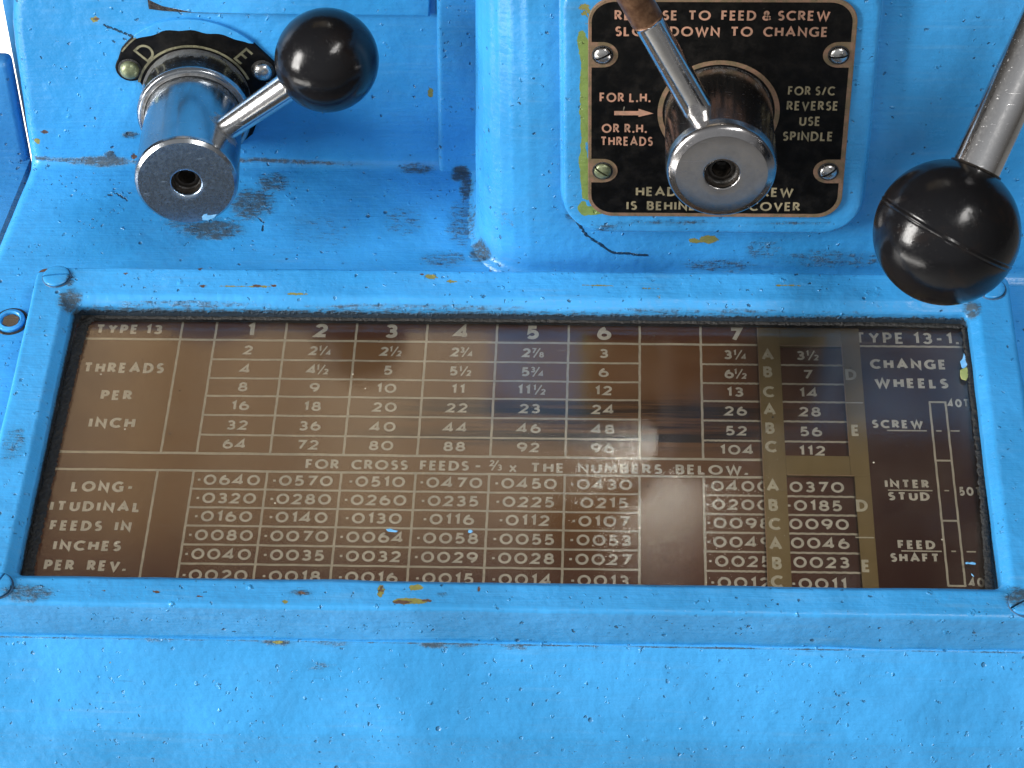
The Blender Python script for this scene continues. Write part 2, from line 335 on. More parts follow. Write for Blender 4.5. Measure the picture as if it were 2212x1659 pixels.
def steel(name, base=(.56, .55, .54, 1), rough=.22, grime=.5, spots=0.0, streak=(1.2, .05, 1.2)):
    M = Mat(name)
    n1 = M.noise(.16, 5, .65); fine = M.noise(1, 4, .7, M.scaled(*streak)); sp = M.noise(.9, 4, .7)
    g = M.math('ADD', M.attr('grime'), M.math('MULTIPLY', M.math('SUBTRACT', M.noise(.35, 5, .7), .5), 1.0)); gm = M.ramp(g, .35, .85)
    col = M.mix(M.ramp(n1, .35, .7), base, tuple(c*.86 for c in base[:3])+(1,))
    col = M.mix(M.math('MULTIPLY', gm, .85), col, (.035, .030, .024, 1))
    sm = M.math('MULTIPLY', M.ramp(sp, .64, .69), M.ramp(M.noise(.08, 3), .42, .6)); sm = M.math('MULTIPLY', sm, spots)
    col = M.mix(sm, col, (.05, .03, .02, 1))
    scw = M.noise(1, 2, .5, M.scaled(.06, 2.5, 2.5, (0, .55, .35)), .6); sc_ = M.ramp(scw, .70, .73)
    r = M.math('ADD', M.ramp(fine, .3, .75, rough*.85, rough*1.25), M.math('MULTIPLY', M.math('MAXIMUM', gm, sm), .35)); r = M.math('ADD', r, M.math('MULTIPLY', M.ramp(n1, .4, .75), .05)); r = M.math('ADD', r, M.math('MULTIPLY', sc_, .25))
    met = M.math('SUBTRACT', 1.0, M.math('MULTIPLY', M.math('MAXIMUM', gm, sm), .8))
    h = M.math('ADD', M.math('MULTIPLY', fine, .025), M.math('MULTIPLY', sp, .012)); h = M.math('SUBTRACT', h, M.math('MULTIPLY', sc_, .06))
    M.set(Base_Color=col, Roughness=r, Metallic=met, Normal=M.bump(h, .5, .12)); return M.m
def bakelite(name, brown=.3):
    M = Mat(name); n = M.noise(.07, 4, .6); f = M.noise(2.2, 3, .7); pit = M.noise(1.4, 3, .7)
    col = M.mix(M.ramp(n, .5, .8, 0, brown), (.006, .006, .007, 1), (.055, .028, .014, 1))
    col = M.mix(M.ramp(M.noise(.9, 4, .75), .70, .74, 0, .4), col, (.06, .055, .05, 1))
    h = M.math('ADD', M.math('MULTIPLY', f, .05), M.math('MULTIPLY', M.noise(.16, 3), .35))
    h = M.math('ADD', h, M.math('MULTIPLY', M.ramp(pit, .62, .7), -.04))
    M.set(Base_Color=col, Roughness=M.ramp(M.noise(.25, 4, .7), .3, .8, .11, .27), Normal=M.bump(h, .8, .4)); M.b.inputs['Specular IOR Level'].default_value = .27; return M.m
def dull(name, a, b, rough=.6, scale=.4, bump=.15, metal=0.0, spec=.5):
    M = Mat(name); n = M.noise(scale, 5, .65)
    M.set(Base_Color=M.mix(M.ramp(n, .3, .7), a, b), Roughness=M.ramp(M.noise(scale*2, 3), .3, .7, rough*.85, rough*1.15), Metallic=metal, Normal=M.bump(n, 1.0, bump)); M.b.inputs['Specular IOR Level'].default_value = spec
    return M.m
def printed(name, a, b, worn=(.02, .02, .02, 1), amount=.5, rough=.5, metal=0.0):
    M = Mat(name); n = M.noise(.35, 4, .7); f = M.noise(1.6, 4, .75)
    col = M.mix(M.ramp(n, .35, .65), a, b); col = M.mix(M.ramp(f, .60, .68, 0, amount), col, worn)
    M.set(Base_Color=col, Roughness=rough, Metallic=metal); return M.m

m_blue = blue_paint('blue_machine_paint')
m_blue_frame = blue_paint('blue_frame_paint', tuple(c*1.04 for c in BLUE[:3])+(1,), streak=.12)
m_blue_front = blue_paint('blue_front_paint', tuple(c*1.06 for c in BLUE[:3])+(1,), pit=.6, streak=0)
m_blue_dark = blue_paint('blue_neighbour_paint', (.030, .200, .46, 1))
m_steel = steel('polished_steel', (.40, .425, .45, 1), rough=.19, spots=.2)
m_steel2 = steel('dull_steel', (.37, .36, .36, 1), .20)
m_satin = steel('satin_steel_blue_reflection', (.44, .56, .70, 1), rough=.25)  # blue in the colour stands for the blue lid reflected in the face
m_rod = steel('pitted_steel', (.78, .77, .76, 1), .15, spots=.9, streak=(.9, .9, .9))
m_chrome = steel('worn_plated_rod', (.66, .655, .65, 1), .17, spots=.5, streak=(2, 2, .2))
m_rust = dull('brown_oxidised_steel', (.085, .040, .020, 1), (.16, .085, .045, 1), .42, .5, .08, .55)
m_ball = bakelite('black_bakelite', .10); m_ball2 = bakelite('brown_black_bakelite', .38)
m_black = dull('oily_black_and_gap_shadow', (.008, .007, .006, 1), (.035, .028, .022, 1), .35, .5, .5)
m_bead = dull('black_grime_bead', (.004, .004, .004, 1), (.024, .024, .022, 1), .55, .9, .9)
m_ring = dull('grimy_blue_seam', (.010, .03, .06, 1), (.03, .12, .26, 1), .5, .5, .3)
m_green_screw = dull('green_smeared_metal', (.13, .15, .08, 1), (.24, .27, .16, 1), .38, .5, .15, .5)
m_screw = steel('screw_steel', (.55, .54, .52, 1), .26)
m_cream = printed('copper_print', srgb(176, 130, 108), srgb(150, 118, 98), (.02, .018, .015, 1), .55, .5)
m_olive_print = printed('brass_print', srgb(150, 138, 108), srgb(120, 112, 88), (.02, .018, .015, 1), .6, .5)
m_dial_print = printed('dull_dial_print', srgb(128, 124, 98), srgb(86, 84, 64), (.012, .011, .009, 1), .9, .5)
m_brass = printed('bare_brass_edge', srgb(135, 105, 85), srgb(105, 92, 68), (.03, .025, .02, 1), .7, .5, .15)
m_ink = printed('pale_print', srgb(232, 228, 214), srgb(208, 204, 190), (.05, .04, .035, 1), .35, .6)
m_line = printed('pale_rule', srgb(215, 208, 188), srgb(192, 186, 168), (.05, .035, .03, 1), .3, .6)
m_slider_ink = printed('slider_print', srgb(222, 216, 192), srgb(200, 194, 172), (.08, .06, .03, 1), .35, .6)
m_olive_fleck = dull('olive_paint_fleck', (.26, .30, .08, 1), (.40, .42, .16, 1), .5, .6, .1)
m_blue_fleck = dull('blue_paint_fleck', (.10, .38, .70, 1), (.25, .52, .80, 1), .4, .6, .1)

def black_plate_mat():
    M = Mat('black_enamel_plate'); n = M.noise(.25, 4, .7); sp = M.noise(1.3, 4, .8); wr_ = M.noise(.06, 3)
    col = M.mix(M.ramp(n, .4, .75), (.003, .003, .003, 1), (.009, .008, .007, 1))
    m = M.math('MULTIPLY', M.ramp(sp, .70, .74), M.ramp(wr_, .45, .62)); col = M.mix(m, col, (.20, .18, .14, 1))
    sw = M.noise(1, 2, .5, M.scaled(.5, .5, .10, (0, .3, 0)), 1.2); sm = M.math('MULTIPLY', M.ramp(sw, .76, .78), M.ramp(M.noise(.09, 2), .5, .6)); col = M.mix(M.math('MULTIPLY', sm, .6), col, (.25, .23, .18, 1))
    M.set(Base_Color=col, Roughness=M.ramp(n, .3, .7, .28, .5), Normal=M.bump(M.noise(.8, 3), .5, .08)); M.b.inputs['Specular IOR Level'].default_value = .12; return M.m
m_plate = black_plate_mat()
def chart_mat():
    """copper-brown chart: reflected tan haze and header-row shade painted in, dark right end, redder near the rim, long dark rub marks"""
    M = Mat('copper_chart_painted_haze'); x = M.sep(M.mm); u, v = x[0], x[1]
    n = M.noise(.012, 3, .5); n2 = M.noise(.05, 4, .6)
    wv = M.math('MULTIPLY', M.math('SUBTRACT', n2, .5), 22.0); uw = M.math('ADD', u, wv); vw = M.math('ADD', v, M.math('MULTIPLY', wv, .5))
    body = M.math('MULTIPLY', M.ramp(uw, -124, -98), M.ramp(uw, 20, 92, 1, 0)); body = M.math('MULTIPLY', body, M.ramp(vw, -52, -16)); body = M.math('MULTIPLY', body, M.ramp(M.math('ADD', v, M.math('MULTIPLY', wv, .12)), 35.0, 38.5, 1, .12))  # mask: tan reflected haze in the middle, shade painted over the header row
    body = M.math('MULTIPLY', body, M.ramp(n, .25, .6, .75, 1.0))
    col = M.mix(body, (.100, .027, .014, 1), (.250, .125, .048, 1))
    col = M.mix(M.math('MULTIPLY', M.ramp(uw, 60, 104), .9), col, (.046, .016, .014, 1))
    st = M.noise(1, 5, .7, M.scaled(.012, .42, .42), .2)
    rub = M.math('MULTIPLY', M.ramp(st, .40, .58), M.math('MULTIPLY', M.ramp(u, -60, 0), M.ramp(u, 95, 55, 0, 1)))
    rub = M.math('MULTIPLY', rub, M.math('MULTIPLY', M.ramp(v, -3, 2), M.ramp(v, 20, 12, 0, 1)))
    col = M.mix(M.math('MULTIPLY', rub, .95), col, (.010, .008, .009, 1))
    sp = M.noise(.5, 4, .8); col = M.mix(M.math('MULTIPLY', M.ramp(sp, .72, .75), .7), col, (.02, .014, .012, 1))
    M.set(Base_Color=col, Roughness=.5, Normal=M.bump(M.noise(.9, 3), .4, .05)); M.b.inputs['Specular IOR Level'].default_value = .3; return M.m
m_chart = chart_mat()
m_slider = dull('dull_bronze', (.25, .18, .072, 1), (.31, .225, .098, 1), .48, .09, .04, .25)
def glass_mat():
    M = Mat('scuffed_clear_pane'); M.nt.nodes.remove(M.b)
    tr = M.n('ShaderNodeBsdfTransparent'); tr.inputs[0].default_value = (.93, .92, .90, 1)
    gl = M.n('ShaderNodeBsdfGlossy'); gl.inputs[0].default_value = (1, 1, 1, 1)
    sp = M.noise(1.3, 3, .6); n = M.noise(.06, 4, .6)
    M.put(gl.inputs['Roughness'], M.ramp(n, .3, .75, .035, .085)); bp = M.bump(M.math('ADD', M.math('MULTIPLY', sp, .12), M.math('MULTIPLY', M.noise(.12, 2), .10)), .6, .35); M.l(bp, gl.inputs['Normal'])
    df = M.n('ShaderNodeBsdfDiffuse'); df.inputs[0].default_value = (.30, .25, .19, 1)
    fr = M.n('ShaderNodeFresnel'); fr.inputs[0].default_value = 1.40
    mx = M.n('ShaderNodeMixShader'); M.l(fr.outputs[0], mx.inputs[0]); M.l(tr.outputs[0], mx.inputs[1]); M.l(gl.outputs[0], mx.inputs[2])
    sw = M.noise(1, 2, .5, M.scaled(.05, 1.4, 1.4, (0, 0, .5)), 1.0); dust = M.math('ADD', M.math('MULTIPLY', M.ramp(M.noise(1.5, 4, .8), .70, .76), .5), M.math('MULTIPLY', M.ramp(sw, .75, .77), .25)); dust = M.math('ADD', dust, M.ramp(n, .3, .8, .015, .05), 0, True)
    m2 = M.n('ShaderNodeMixShader'); M.l(dust, m2.inputs[0]); M.l(mx.outputs[0], m2.inputs[1]); M.l(df.outputs[0], m2.inputs[2]); M.l(m2.outputs[0], M.out.inputs[0]); return M.m
m_glass = glass_mat()
def floor_mat():
    M = Mat('pale_concrete'); n = M.noise(.004, 5, .6); M.set(Base_Color=M.mix(n, (.62, .61, .58, 1), (.78, .77, .74, 1)), Roughness=.7, Normal=M.bump(M.noise(.05, 4), .5, 1.0)); return M.m

# ------------------------------------------------------------------ wear spots: (kind, centre, radius along x, radius across, strength)
SP = []
def spot(kind, p, rx, ry=None, s=1.0): SP.append((kind, np.asarray(p, float), rx, ry or rx, s))
def wear(V, lines=()):
    V = V.reshape(-1, 3); out = {k: np.zeros(len(V)) for k in ('grime', 'chip', 'rust', 'green', 'crack_dark')}
    for k, c, rx, ry, s in SP:
        d = V-c; q = (d[:, 0]/rx)**2 + (d[:, 1]**2+d[:, 2]**2)/ry**2; out[k] = np.maximum(out[k], s*np.clip(1.25-q, 0, 1))
    for k, pts, w in LINES:
        for a, b in zip(pts, pts[1:]):
            ab = b-a; t = np.clip(((V-a)@ab)/(ab@ab), 0, 1); d = np.linalg.norm(V-a-t[:, None]*ab, axis=1); out[k] = np.maximum(out[k], np.clip(1.2-d/w, 0, 1))
    return out
LINES = []
w1 = lambda x, y: wall_at(x, y, W1); w2 = lambda x, y: wall_at(x, y, W2); ldg = lambda x, y: slope_at(x, y, -2); top = lambda x, y: slope_at(x, y, FT)
# back wall and ledge
spot('grime', w1(225, 348), 9, 2.4, 1.05); spot('grime', w1(170, 349), 5, 1.5, .8); spot('grime', w1(238, 336), 2.2, 2, 1.0); spot('grime', w1(282, 292), 3.2, 1.6, 1.0); spot('rust', w1(289, 338), 1.2, 1.2, .8)
spot('grime', ldg(460, 495), 11, 5, .95); spot('grime', ldg(545, 440), 8, 8, .85); spot('grime', ldg(590, 395), 6, 5, .75); spot('grime', ldg(400, 480), 8, 3, .7)
spot('grime', ldg(995, 378), 3.4, 3.2, 1.15); spot('grime', ldg(1008, 405), 2.5, 6, .9); spot('grime', ldg(1000, 480), 6, 12, .62); spot('grime', ldg(900, 366), 7, 2.4, .75)
spot('grime', ldg(1045, 545), 5, 5, .9); spot('grime', ldg(960, 560), 9, 4, .6); spot('grime', ldg(870, 480), 8, 8, .45); spot('grime', ldg(700, 500), 14, 10, .35)
spot('chip', w1(204, 41), 1.6, 1.0); spot('rust', w1(208, 41), 1.1, .7); spot('chip', w1(80, 305), 1.2, 1.2); spot('rust', w1(97, 285), 1.4, .8); spot('chip', w1(415, 267), .8, .8); spot('chip', w1(930, 200), 1.0, 2.0); spot('chip', w1(480, 335), .6, .5)
LINES.append(('crack_dark', [w1(226, 55), w1(260, 68), w1(338, 99)], .42)); LINES.append(('crack_dark', [ldg(227, 424), ldg(252, 418), ldg(275, 432)], .35)); LINES.append(('crack_dark', [ldg(560, 470), ldg(572, 482), ldg(566, 498)], .3))
LINES.append(('grime', [w1(60, 341), w1(300, 350), w1(560, 345), w1(940, 362)], 1.0))
spot('rust', ldg(433, 1055*0+582), 1.2, .7)
# raised block and pad
LINES.append(('crack_dark', [w2(1262, 505), w2(1300, 530), w2(1320, 545), w2(1355, 548), w2(1400, 552)], .42))
LINES.append(('crack_dark', [w2(1226, 440), w2(1240, 470), w2(1268, 510)], .5))
spot('chip', w2(1530, 517), 3.2, 1.6); spot('chip', w2(1500, 520), 2.0, 1.0); spot('grime', w2(1650, 540), 6, 5, .55); spot('grime', w2(1560, 575), 14, 3, .6); spot('grime', w2(1800, 560), 20, 4, .55); spot('chip', w2(1068, 220), .6, 1.2); spot('chip', w2(1085, 545), 3, .6)
spot('grime', wall_at(1240, 465, W2), 3, 3, .8); spot('grime', w2(1090, 480), 6, 6, .4)
for y in np.linspace(60, 450, 14): spot('green', wall_at(1262+4*sin(y*.05), y, W2-5), 1.7, 3.2, .95)
spot('green', wall_at(1285, 455, W2-5), 3, 2.0, .9); spot('chip', wall_at(1262, 20, W2-5), 2, 3, .6)
spot('grime', wall_at(1450, 478, W2-5), 18, .9, .75); spot('grime', wall_at(1700, 480, W2-5), 15, .8, .7); spot('grime', wall_at(1320, 492, W2-5), 5, 2, .65)
# frame
for x, y, rx, ry in ((930, 597, 2.4, 1.0), (510, 617, 8, .45), (560, 618, 4, .6), (640, 634, 4, .6), (975, 607, 2, .7), (1290, 615, 6, .4), (1400, 621, 9, .35), (1700, 617, 5, .3)): spot('chip', top(x, y), rx, ry, .9)
for x, y, rx, ry in ((440, 617, 1.6, .6), (555, 616, 2.0, .7), (592, 616, 1.0, .6), (432, 581, .8, .6), (272, 591, .9, .6), (912, 593, .8, .5), (90, 583, 2.2, 1.0)): spot('rust', top(x, y), rx, ry, .95)
for x, y, rx, ry in ((885, 1298, 5.6, 1.15), (898, 1267, 2.3, 1.2), (823, 1275, 1.0, 2.6), (995, 1332, 7, .42), (1095, 1333, 2.2, .6), (700, 1322, 1.8, .4), (1375, 1330, 1.8, .6), (1500, 1325, 5, .3), (1585, 1337, 1.5, .5), (1822, 1340, 2.4, .6), (616, 1300, .8, .7), (45, 1327, 1.4, .5), (1080, 1340, 2, .4), (760, 1325, 2.5, .3)): spot('chip', top(x, y), rx, ry, .95)
for x, y, rx, ry in ((868, 1300, 2.8, .75), (922, 1297, 1.6, .55), (825, 1272, .55, 1.7), (338, 1278, 1.0, .6), (1033, 1270, .5, 1.2), (652, 1280, 1.0, .6), (430, 1288, 1.0, .4), (225, 1275, .8, .4)): spot('rust', top(x, y), rx, ry, .95)
spot('grime', top(650, 1280), 4, 1.2, .7); spot('grime', top(60, 1280), 8, 3.5, .75); spot('grime', top(955, 1283), 2, 1, .7); spot('grime', top(150, 645), 4, 5, .95); spot('grime', top(2100, 665), 3, 4, .9); spot('grime', top(2195, 1290), 4, 4, .9); spot('grime', top(152, 605), 1.5, 3.5, .8)
spot('grime', top(30, 960), 4, 8, .55); spot('grime', top(90, 700), 2.5, 5, .3)
for x, rx in ((400, 25), (900, 40), (1500, 40), (1850, 25)): spot('grime', slope_at(x, 651+.015*x, 7), rx, 1.4, .62)

LINES.append(('grime', [P3(-125.1, -49, 2.6), P3(-125.1, 42, 2.6)], 2.6)); LINES.append(('crack_dark', [P3(-125.1, 42.3, 2.0), P3(125, 42.3, 2.0)], 3.4)); LINES.append(('crack_dark', [P3(-125.2, -49, 1.8), P3(-125.2, 42, 1.8)], 1.9)); LINES.append(('grime', [P3(-125, 42.3, 4.2), P3(125, 42.3, 3.2)], 3.2)); LINES.append(('grime', [P3(125.1, 42, 2.2), P3(125.1, -49, 2.2)], 1.4))  # side walls grimed; left and top inner walls also darkened to near black
# ------------------------------------------------------------------ setting
obj('floor', *grid(np.array([[(x, y, -900.0) for y in np.linspace(-4000, 5000, 12)] for x in np.linspace(-4000, 4000, 12)])), floor_mat())
tag(bpy.data.objects['floor'], kind='structure')

# ------------------------------------------------------------------ the gearbox casting
body = thing('lathe_gearbox', P3(0, 0, -30), 'bright blue painted cast gearbox housing with chipped paint behind and below the chart', 'machine housing')
def painted(name, P, mat, parent, amp=.10, close_j=False):
    nrm = np.cross(np.gradient(P, axis=0), np.gradient(P, axis=1)); nrm /= np.linalg.norm(nrm, axis=2)[..., None]+1e-9
    P = P + nrm*(wob(P)*amp)[..., None]; V, F = grid(P, close_j=close_j); return obj(name, V, F, mat, parent, attrs=wear(V))
# back wall running into the sloping ledge, left end rounded over
zb = (W1*sin(TILT)-2/1.0)/cos(TILT)                                       # ledge height at the wall
prof = fillet([np.array([W1, 112.0]), np.array([W1, P3(0, W1/cos(TILT)-.5, -2)[2]]), P3(0, -40, -2)[1:]], [0, 3.5, 0], .7)
nx = 230; t = np.concatenate([np.linspace(0, .055, 22), np.linspace(.055, 1, nx)[1:]])
P = np.zeros((len(prof), len(t), 3)); tan = np.gradient(prof, axis=0); tan /= np.linalg.norm(tan, axis=1)[:, None]; nr = np.stack([tan[:, 1], -tan[:, 0]], 1)
if nr[0, 0] > 0: nr = -nr
for i, (y, z) in enumerate(prof):
    if y > W1-2: xl = -150.8+(z-18)*.055 - max(0, 40-abs(z-58))*.02 + max(0, z-66)*.12
    else: xl = -151.0-(W1-2-y)*.125
    xr = -9.0; x = xl+(xr-xl)*t; d = x-xl; r = 4.0; dep = np.where(d < r, r-np.sqrt(np.maximum(0, r*r-(r-np.minimum(d, r))**2)), 0)
    dep = dep + np.where(t == 0, 12.0, 0)
    P[i, :, 0] = x; P[i, :, 1] = y-nr[i, 0]*dep; P[i, :, 2] = z-nr[i, 1]*dep
painted('back_wall', P, m_blue, body, .09)
# ledge right of the frame
P = np.array([[P3(u, v, -2) for u in np.linspace(120, 200, 60)] for v in np.linspace(-57, 66, 90)])[::-1]
painted('side_ledge', P, m_blue, body, .09)
# shallow vertical rib beside the raised block
yb = W1-2.6
plan = fillet([(-26.3, W1+1), (-25.6, yb), (-9, yb)], [0, 1.6, 0], .4)
zs = np.concatenate([np.linspace(8, 26, 30), np.linspace(26, 112, 90)[1:]])
P = np.array([[(x+.030*(z-19), y, z) for z in zs] for x, y in plan]); painted('wall_rib', P[:, ::-1], m_blue, body, .05)
# thin cover plate over the upper wall
q = [w1(318, -8), w1(352, 8), w1(420, 22), w1(560, 25.5), w1(760, 27.5), w1(929, 29)]
q2 = fillet([p[[0, 2]] for p in q], [0, 6, 6, 0, 0, 0], 1.2)
def cover(x, z, h): return (x, W1-h, z)
outl = [tuple(p) for p in q2]+[(q2[-1][0]+3, 112), (q2[0][0]-4, 112)]
V, F = plate_solid(outl, cover, -.5, 1.7, .5); obj('cover_panel', V, F, m_blue, body, False, attrs=wear(V))
g = Ink(lambda x, z, l: (x, W1-.35-l, z)); pts = [tuple(p[[0, 2]]) for p in (w1(318, -8), w1(322, 18), w1(352, 22), w1(430, 27), w1(560, 29), w1(700, 29.5), w1(700, 27), w1(560, 26), w1(430, 22), w1(352, 6))]; g.poly(pts)
g.done('gap_shadow_patch', m_black, body)  # black sheet painted in as the shadow along the cover plate's lower edge
# big raised block with rounded left corner, flared where it meets the ledge
plan = fillet([(-13.8, W1+6), (-13.8, W2), (200, W2)], [0, 21.5, 0], .8)
plan = plan[plan[:, 0] <= 200]
zs = np.concatenate([np.linspace(4, 60, 95), np.linspace(60, 112, 90)[1:]])
P = np.zeros((len(plan), len(zs), 3)); tg = np.gradient(plan, axis=0); tg /= np.linalg.norm(tg, axis=1)[:, None]; out_n = np.stack([tg[:, 1], -tg[:, 0]], 1)
if out_n[-1, 1] > 0: out_n = -out_n
for i, (x, y) in enumerate(plan):
    zl = P3(0, y/cos(TILT), -2)[2]; s = np.clip((zl+3.0-zs)/3.0, 0, 1); fl = 2.6*(1-np.sqrt(np.maximum(0, 1-s*s)))
    fl = fl-np.clip(zs-14, 0, 100)*.028*max(0.0, -out_n[i, 0])        # casting draft on the rounded corner
    P[i, :, 0] = x+out_n[i, 0]*fl; P[i, :, 1] = y+out_n[i, 1]*fl; P[i, :, 2] = zs
painted('raised_block', P[:, ::-1], m_blue, body, .10)
V, F = merge(box(-13.0, 200, W2+.6, W1+90, 104, 112.2, 2.5), box(-147.5, -12.5, W1+.8, W1+90, 104, 112.0, 2.5)); obj('top_face', V, F, m_blue, body, attrs=wear(V))
# pad under the instruction plate
px0, px1, pz0, pz1 = 12.6, 95.8, 28.3, 111.0
rings = []
for d, h in ((-.8, 0), (-.4, .15), (0, .6), (.05, 3.8), (.35, 4.5), (.8, 4.85), (1.4, 5.0), (2.5, 5.02), (4, 5.02), (5.5, 5.02), (7, 5.02), (9, 5.02), (14, 5.0)):
    o = rrect(px0+d, px1-d, pz0+d, pz1-d, max(11.5-d, .6), 12); o = np.array(o+[o[0]]); L = np.concatenate([[0], np.cumsum(np.linalg.norm(np.diff(o, axis=0), axis=1))]); s = np.linspace(0, L[-1], 361)[:-1]
    # sample by fraction of each corner/side so that rings stay aligned
    idx = np.linspace(0, len(o)-1, 53*8+1)[:-1]; rings.append([(np.interp(k, np.arange(len(o)), o[:, 0]), W2-h, np.interp(k, np.arange(len(o)), o[:, 1])) for k in idx])
P = np.array(rings); nrm = wob(P)*.08; P[..., 1] += nrm; V, F = grid(P, close_j=True); F = [list(f) for f in F]; F.append([(len(rings)-1)*P.shape[1]+k for k in range(P.shape[1])][::-1])
obj('mounting_pad', V, F, m_blue, body, attrs=wear(V))
# front casting below the frame lid
seam = P3(0, -60.3, -4.9)
prof = fillet([(seam[1]+9, seam[2]), (seam[1]-.45, seam[2]), (seam[1]-11.2, seam[2]-23.4), (seam[1]-15.5, seam[2]-52), (seam[1]-16, -150)], [0, 1.0, 5, 5, 0], .7)
P = np.array([[(x, y, z) for x in np.linspace(-190, 190, 420)] for y, z in prof[prof[:, 1] > -122]])
LINES.append(('grime', [P3(-190, -60.9, -4.9), P3(190, -60.9, -4.9)], .36))
for x, s in ((600, .9), (940, .95), (1110, .8), (720, .6), (1000, .7), (340, .5), (1290, .5)): spot('grime', slope_at(x, 1389+.02*(x-600), -4.9), 6, 1.3, s)
spot('rust', slope_at(615, 1391, -5), 1.4, .8); spot('chip', slope_at(600, 1388, -5), 2, .7); spot('rust', slope_at(148, 1563, -26), 2.2, 1.2, .9); spot('chip', slope_at(1110, 1500, -18), 3, .6, .9); spot('grime', slope_at(685, 1440, -10), 6, 2, .5); spot('rust', slope_at(1710, 1498, -17), 1.0, 1.0, .9); spot('rust', slope_at(1290, 1492, -17), .8, .8, .8)
LINES.append(('grime', [slope_at(0, 1572, -27), slope_at(500, 1580, -27), slope_at(1300, 1592, -27)], .5))
painted('front_casting', P[:, ::-1], m_blue_front, body, .14)

# neighbouring cover at the far left and the post behind it
nb = thing('end_cover', (-190, 150, -60), 'darker blue end cover standing beyond the gap at the far left edge', 'machine cover')
p = wall_at(15, 128, W1+8)
V, F = box(-330, -152.3-1.2, W1+6, W1+13, -80, p[2], 2); obj('cover_body', V, F, m_blue_dark, nb, attrs=wear(V))
p = wall_at(27, 128, W1+40)
V, F = box(p[0], -136, W1+38, W1+75, -80, 112, 3); obj('cover_post', V, F, m_blue_dark, nb, attrs=wear(V))
# sloping skirt of that cover below the gap
a, b, c, d = slope_at(-120, 200, -9), slope_at(55, 330, -9), slope_at(-10, 500, -9), slope_at(-260, 600, -9)
P = np.array([[(1-s)*((1-r)*np.array((-330, W1+8, 14))+r*np.array((-152.5, W1+8, 14)))+s*((1-r)*np.array((-330, 30, -1))+r*np.array((-162.5, 30, -1))) for r in np.linspace(0, 1, 30)] for s in np.linspace(0, 1, 20)])
V, F = grid(P); obj('cover_skirt', V, F, m_blue_dark, nb, attrs=wear(V))

# ------------------------------------------------------------------ socket screw in the ledge
c = slope_at(24, 695, -2)
s_ = thing('socket_cap_screw', c, 'blue painted hollow socket screw sunk in the ledge left of the chart frame', 'screw')
V, F = lathe(rnd_prof([(5.2, -.6), (5.0, .25), (4.4, .35)], .1)+[(4.2, .15), (4.1, -.3)], c, NN, 48); obj('dirty_rim', V, F, m_black, s_)
V, F = lathe(rnd_prof([(4.05, -.8), (4.05, .9), (3.0, 1.25), (2.75, 1.0)], .25, .2)+[(2.6, .2), (2.5, -.5)], c, NN, 48); obj('head', V, F, m_blue, s_, attrs=wear(V))
V, F = lathe([(2.55, .55), (2.3, -.2), (1.2, -.4), (0, -.45)], c, NN, 6); obj('hex_socket', V, F, m_steel2, s_, False)

# ------------------------------------------------------------------ chart frame
frame = thing('gearbox_lid', P3(0, 0, 0), 'blue painted rectangular lid with four slotted screws and a long clear chart window', 'lid')
uo, vo, ui, vi = 137.6, 57.8, 125.6, 47.2
def peri(hx, hy0, hy1, r, m=26, nu=330, nv=120):
    pts = []
    cs = ((hx-r, hy1-r, 0), (-hx+r, hy1-r, 90), (-hx+r, hy0+r, 180), (hx-r, hy0+r, 270))
    for k, (cx, cy, a0) in enumerate(cs):
        arc = [(cx+r*cos(radians(a0+90*j/m)), cy+r*sin(radians(a0+90*j/m))) for j in range(m+1)]; pts += arc
        nxt = cs[(k+1) % 4]; a1 = radians(nxt[2]); q = (nxt[0]+r*cos(a1), nxt[1]+r*sin(a1)); n = nu if k % 2 == 0 else nv
        pts += [(arc[-1][0]+(q[0]-arc[-1][0])*j/n, arc[-1][1]+(q[1]-arc[-1][1])*j/n) for j in range(1, n)]
    return np.array(pts)
I_, O_ = peri(125.2, -49.5, 42.3, 2.4), peri(137.5, -60.0, 56.0, 3.2)
cs2 = fillet([(0.0, .6), (.15, 6.6), (2.6, 8.7), (11.75, 9.05), (12.05, -6.5)], [0, 1.3, 2.2, 1.5, 0], .45)
P = np.zeros((len(cs2), len(I_), 3))
for i, (w, h) in enumerate(cs2):
    q = I_+(O_-I_)*(w/12.0)
    for j in range(len(q)): P[i, j] = P3(q[j, 0], q[j, 1], h)
nrm = np.cross(np.gradient(P, axis=0), np.roll(P, -1, 1)-np.roll(P, 1, 1)); nrm /= np.linalg.norm(nrm, axis=2)[..., None]+1e-9
P = P+nrm*(wob(P)*.10+wob(P*.45+7)*.12)[..., None]; V, F = grid(P, close_j=True)
obj('rim', V, F, m_blue_frame, frame, attrs=wear(V))
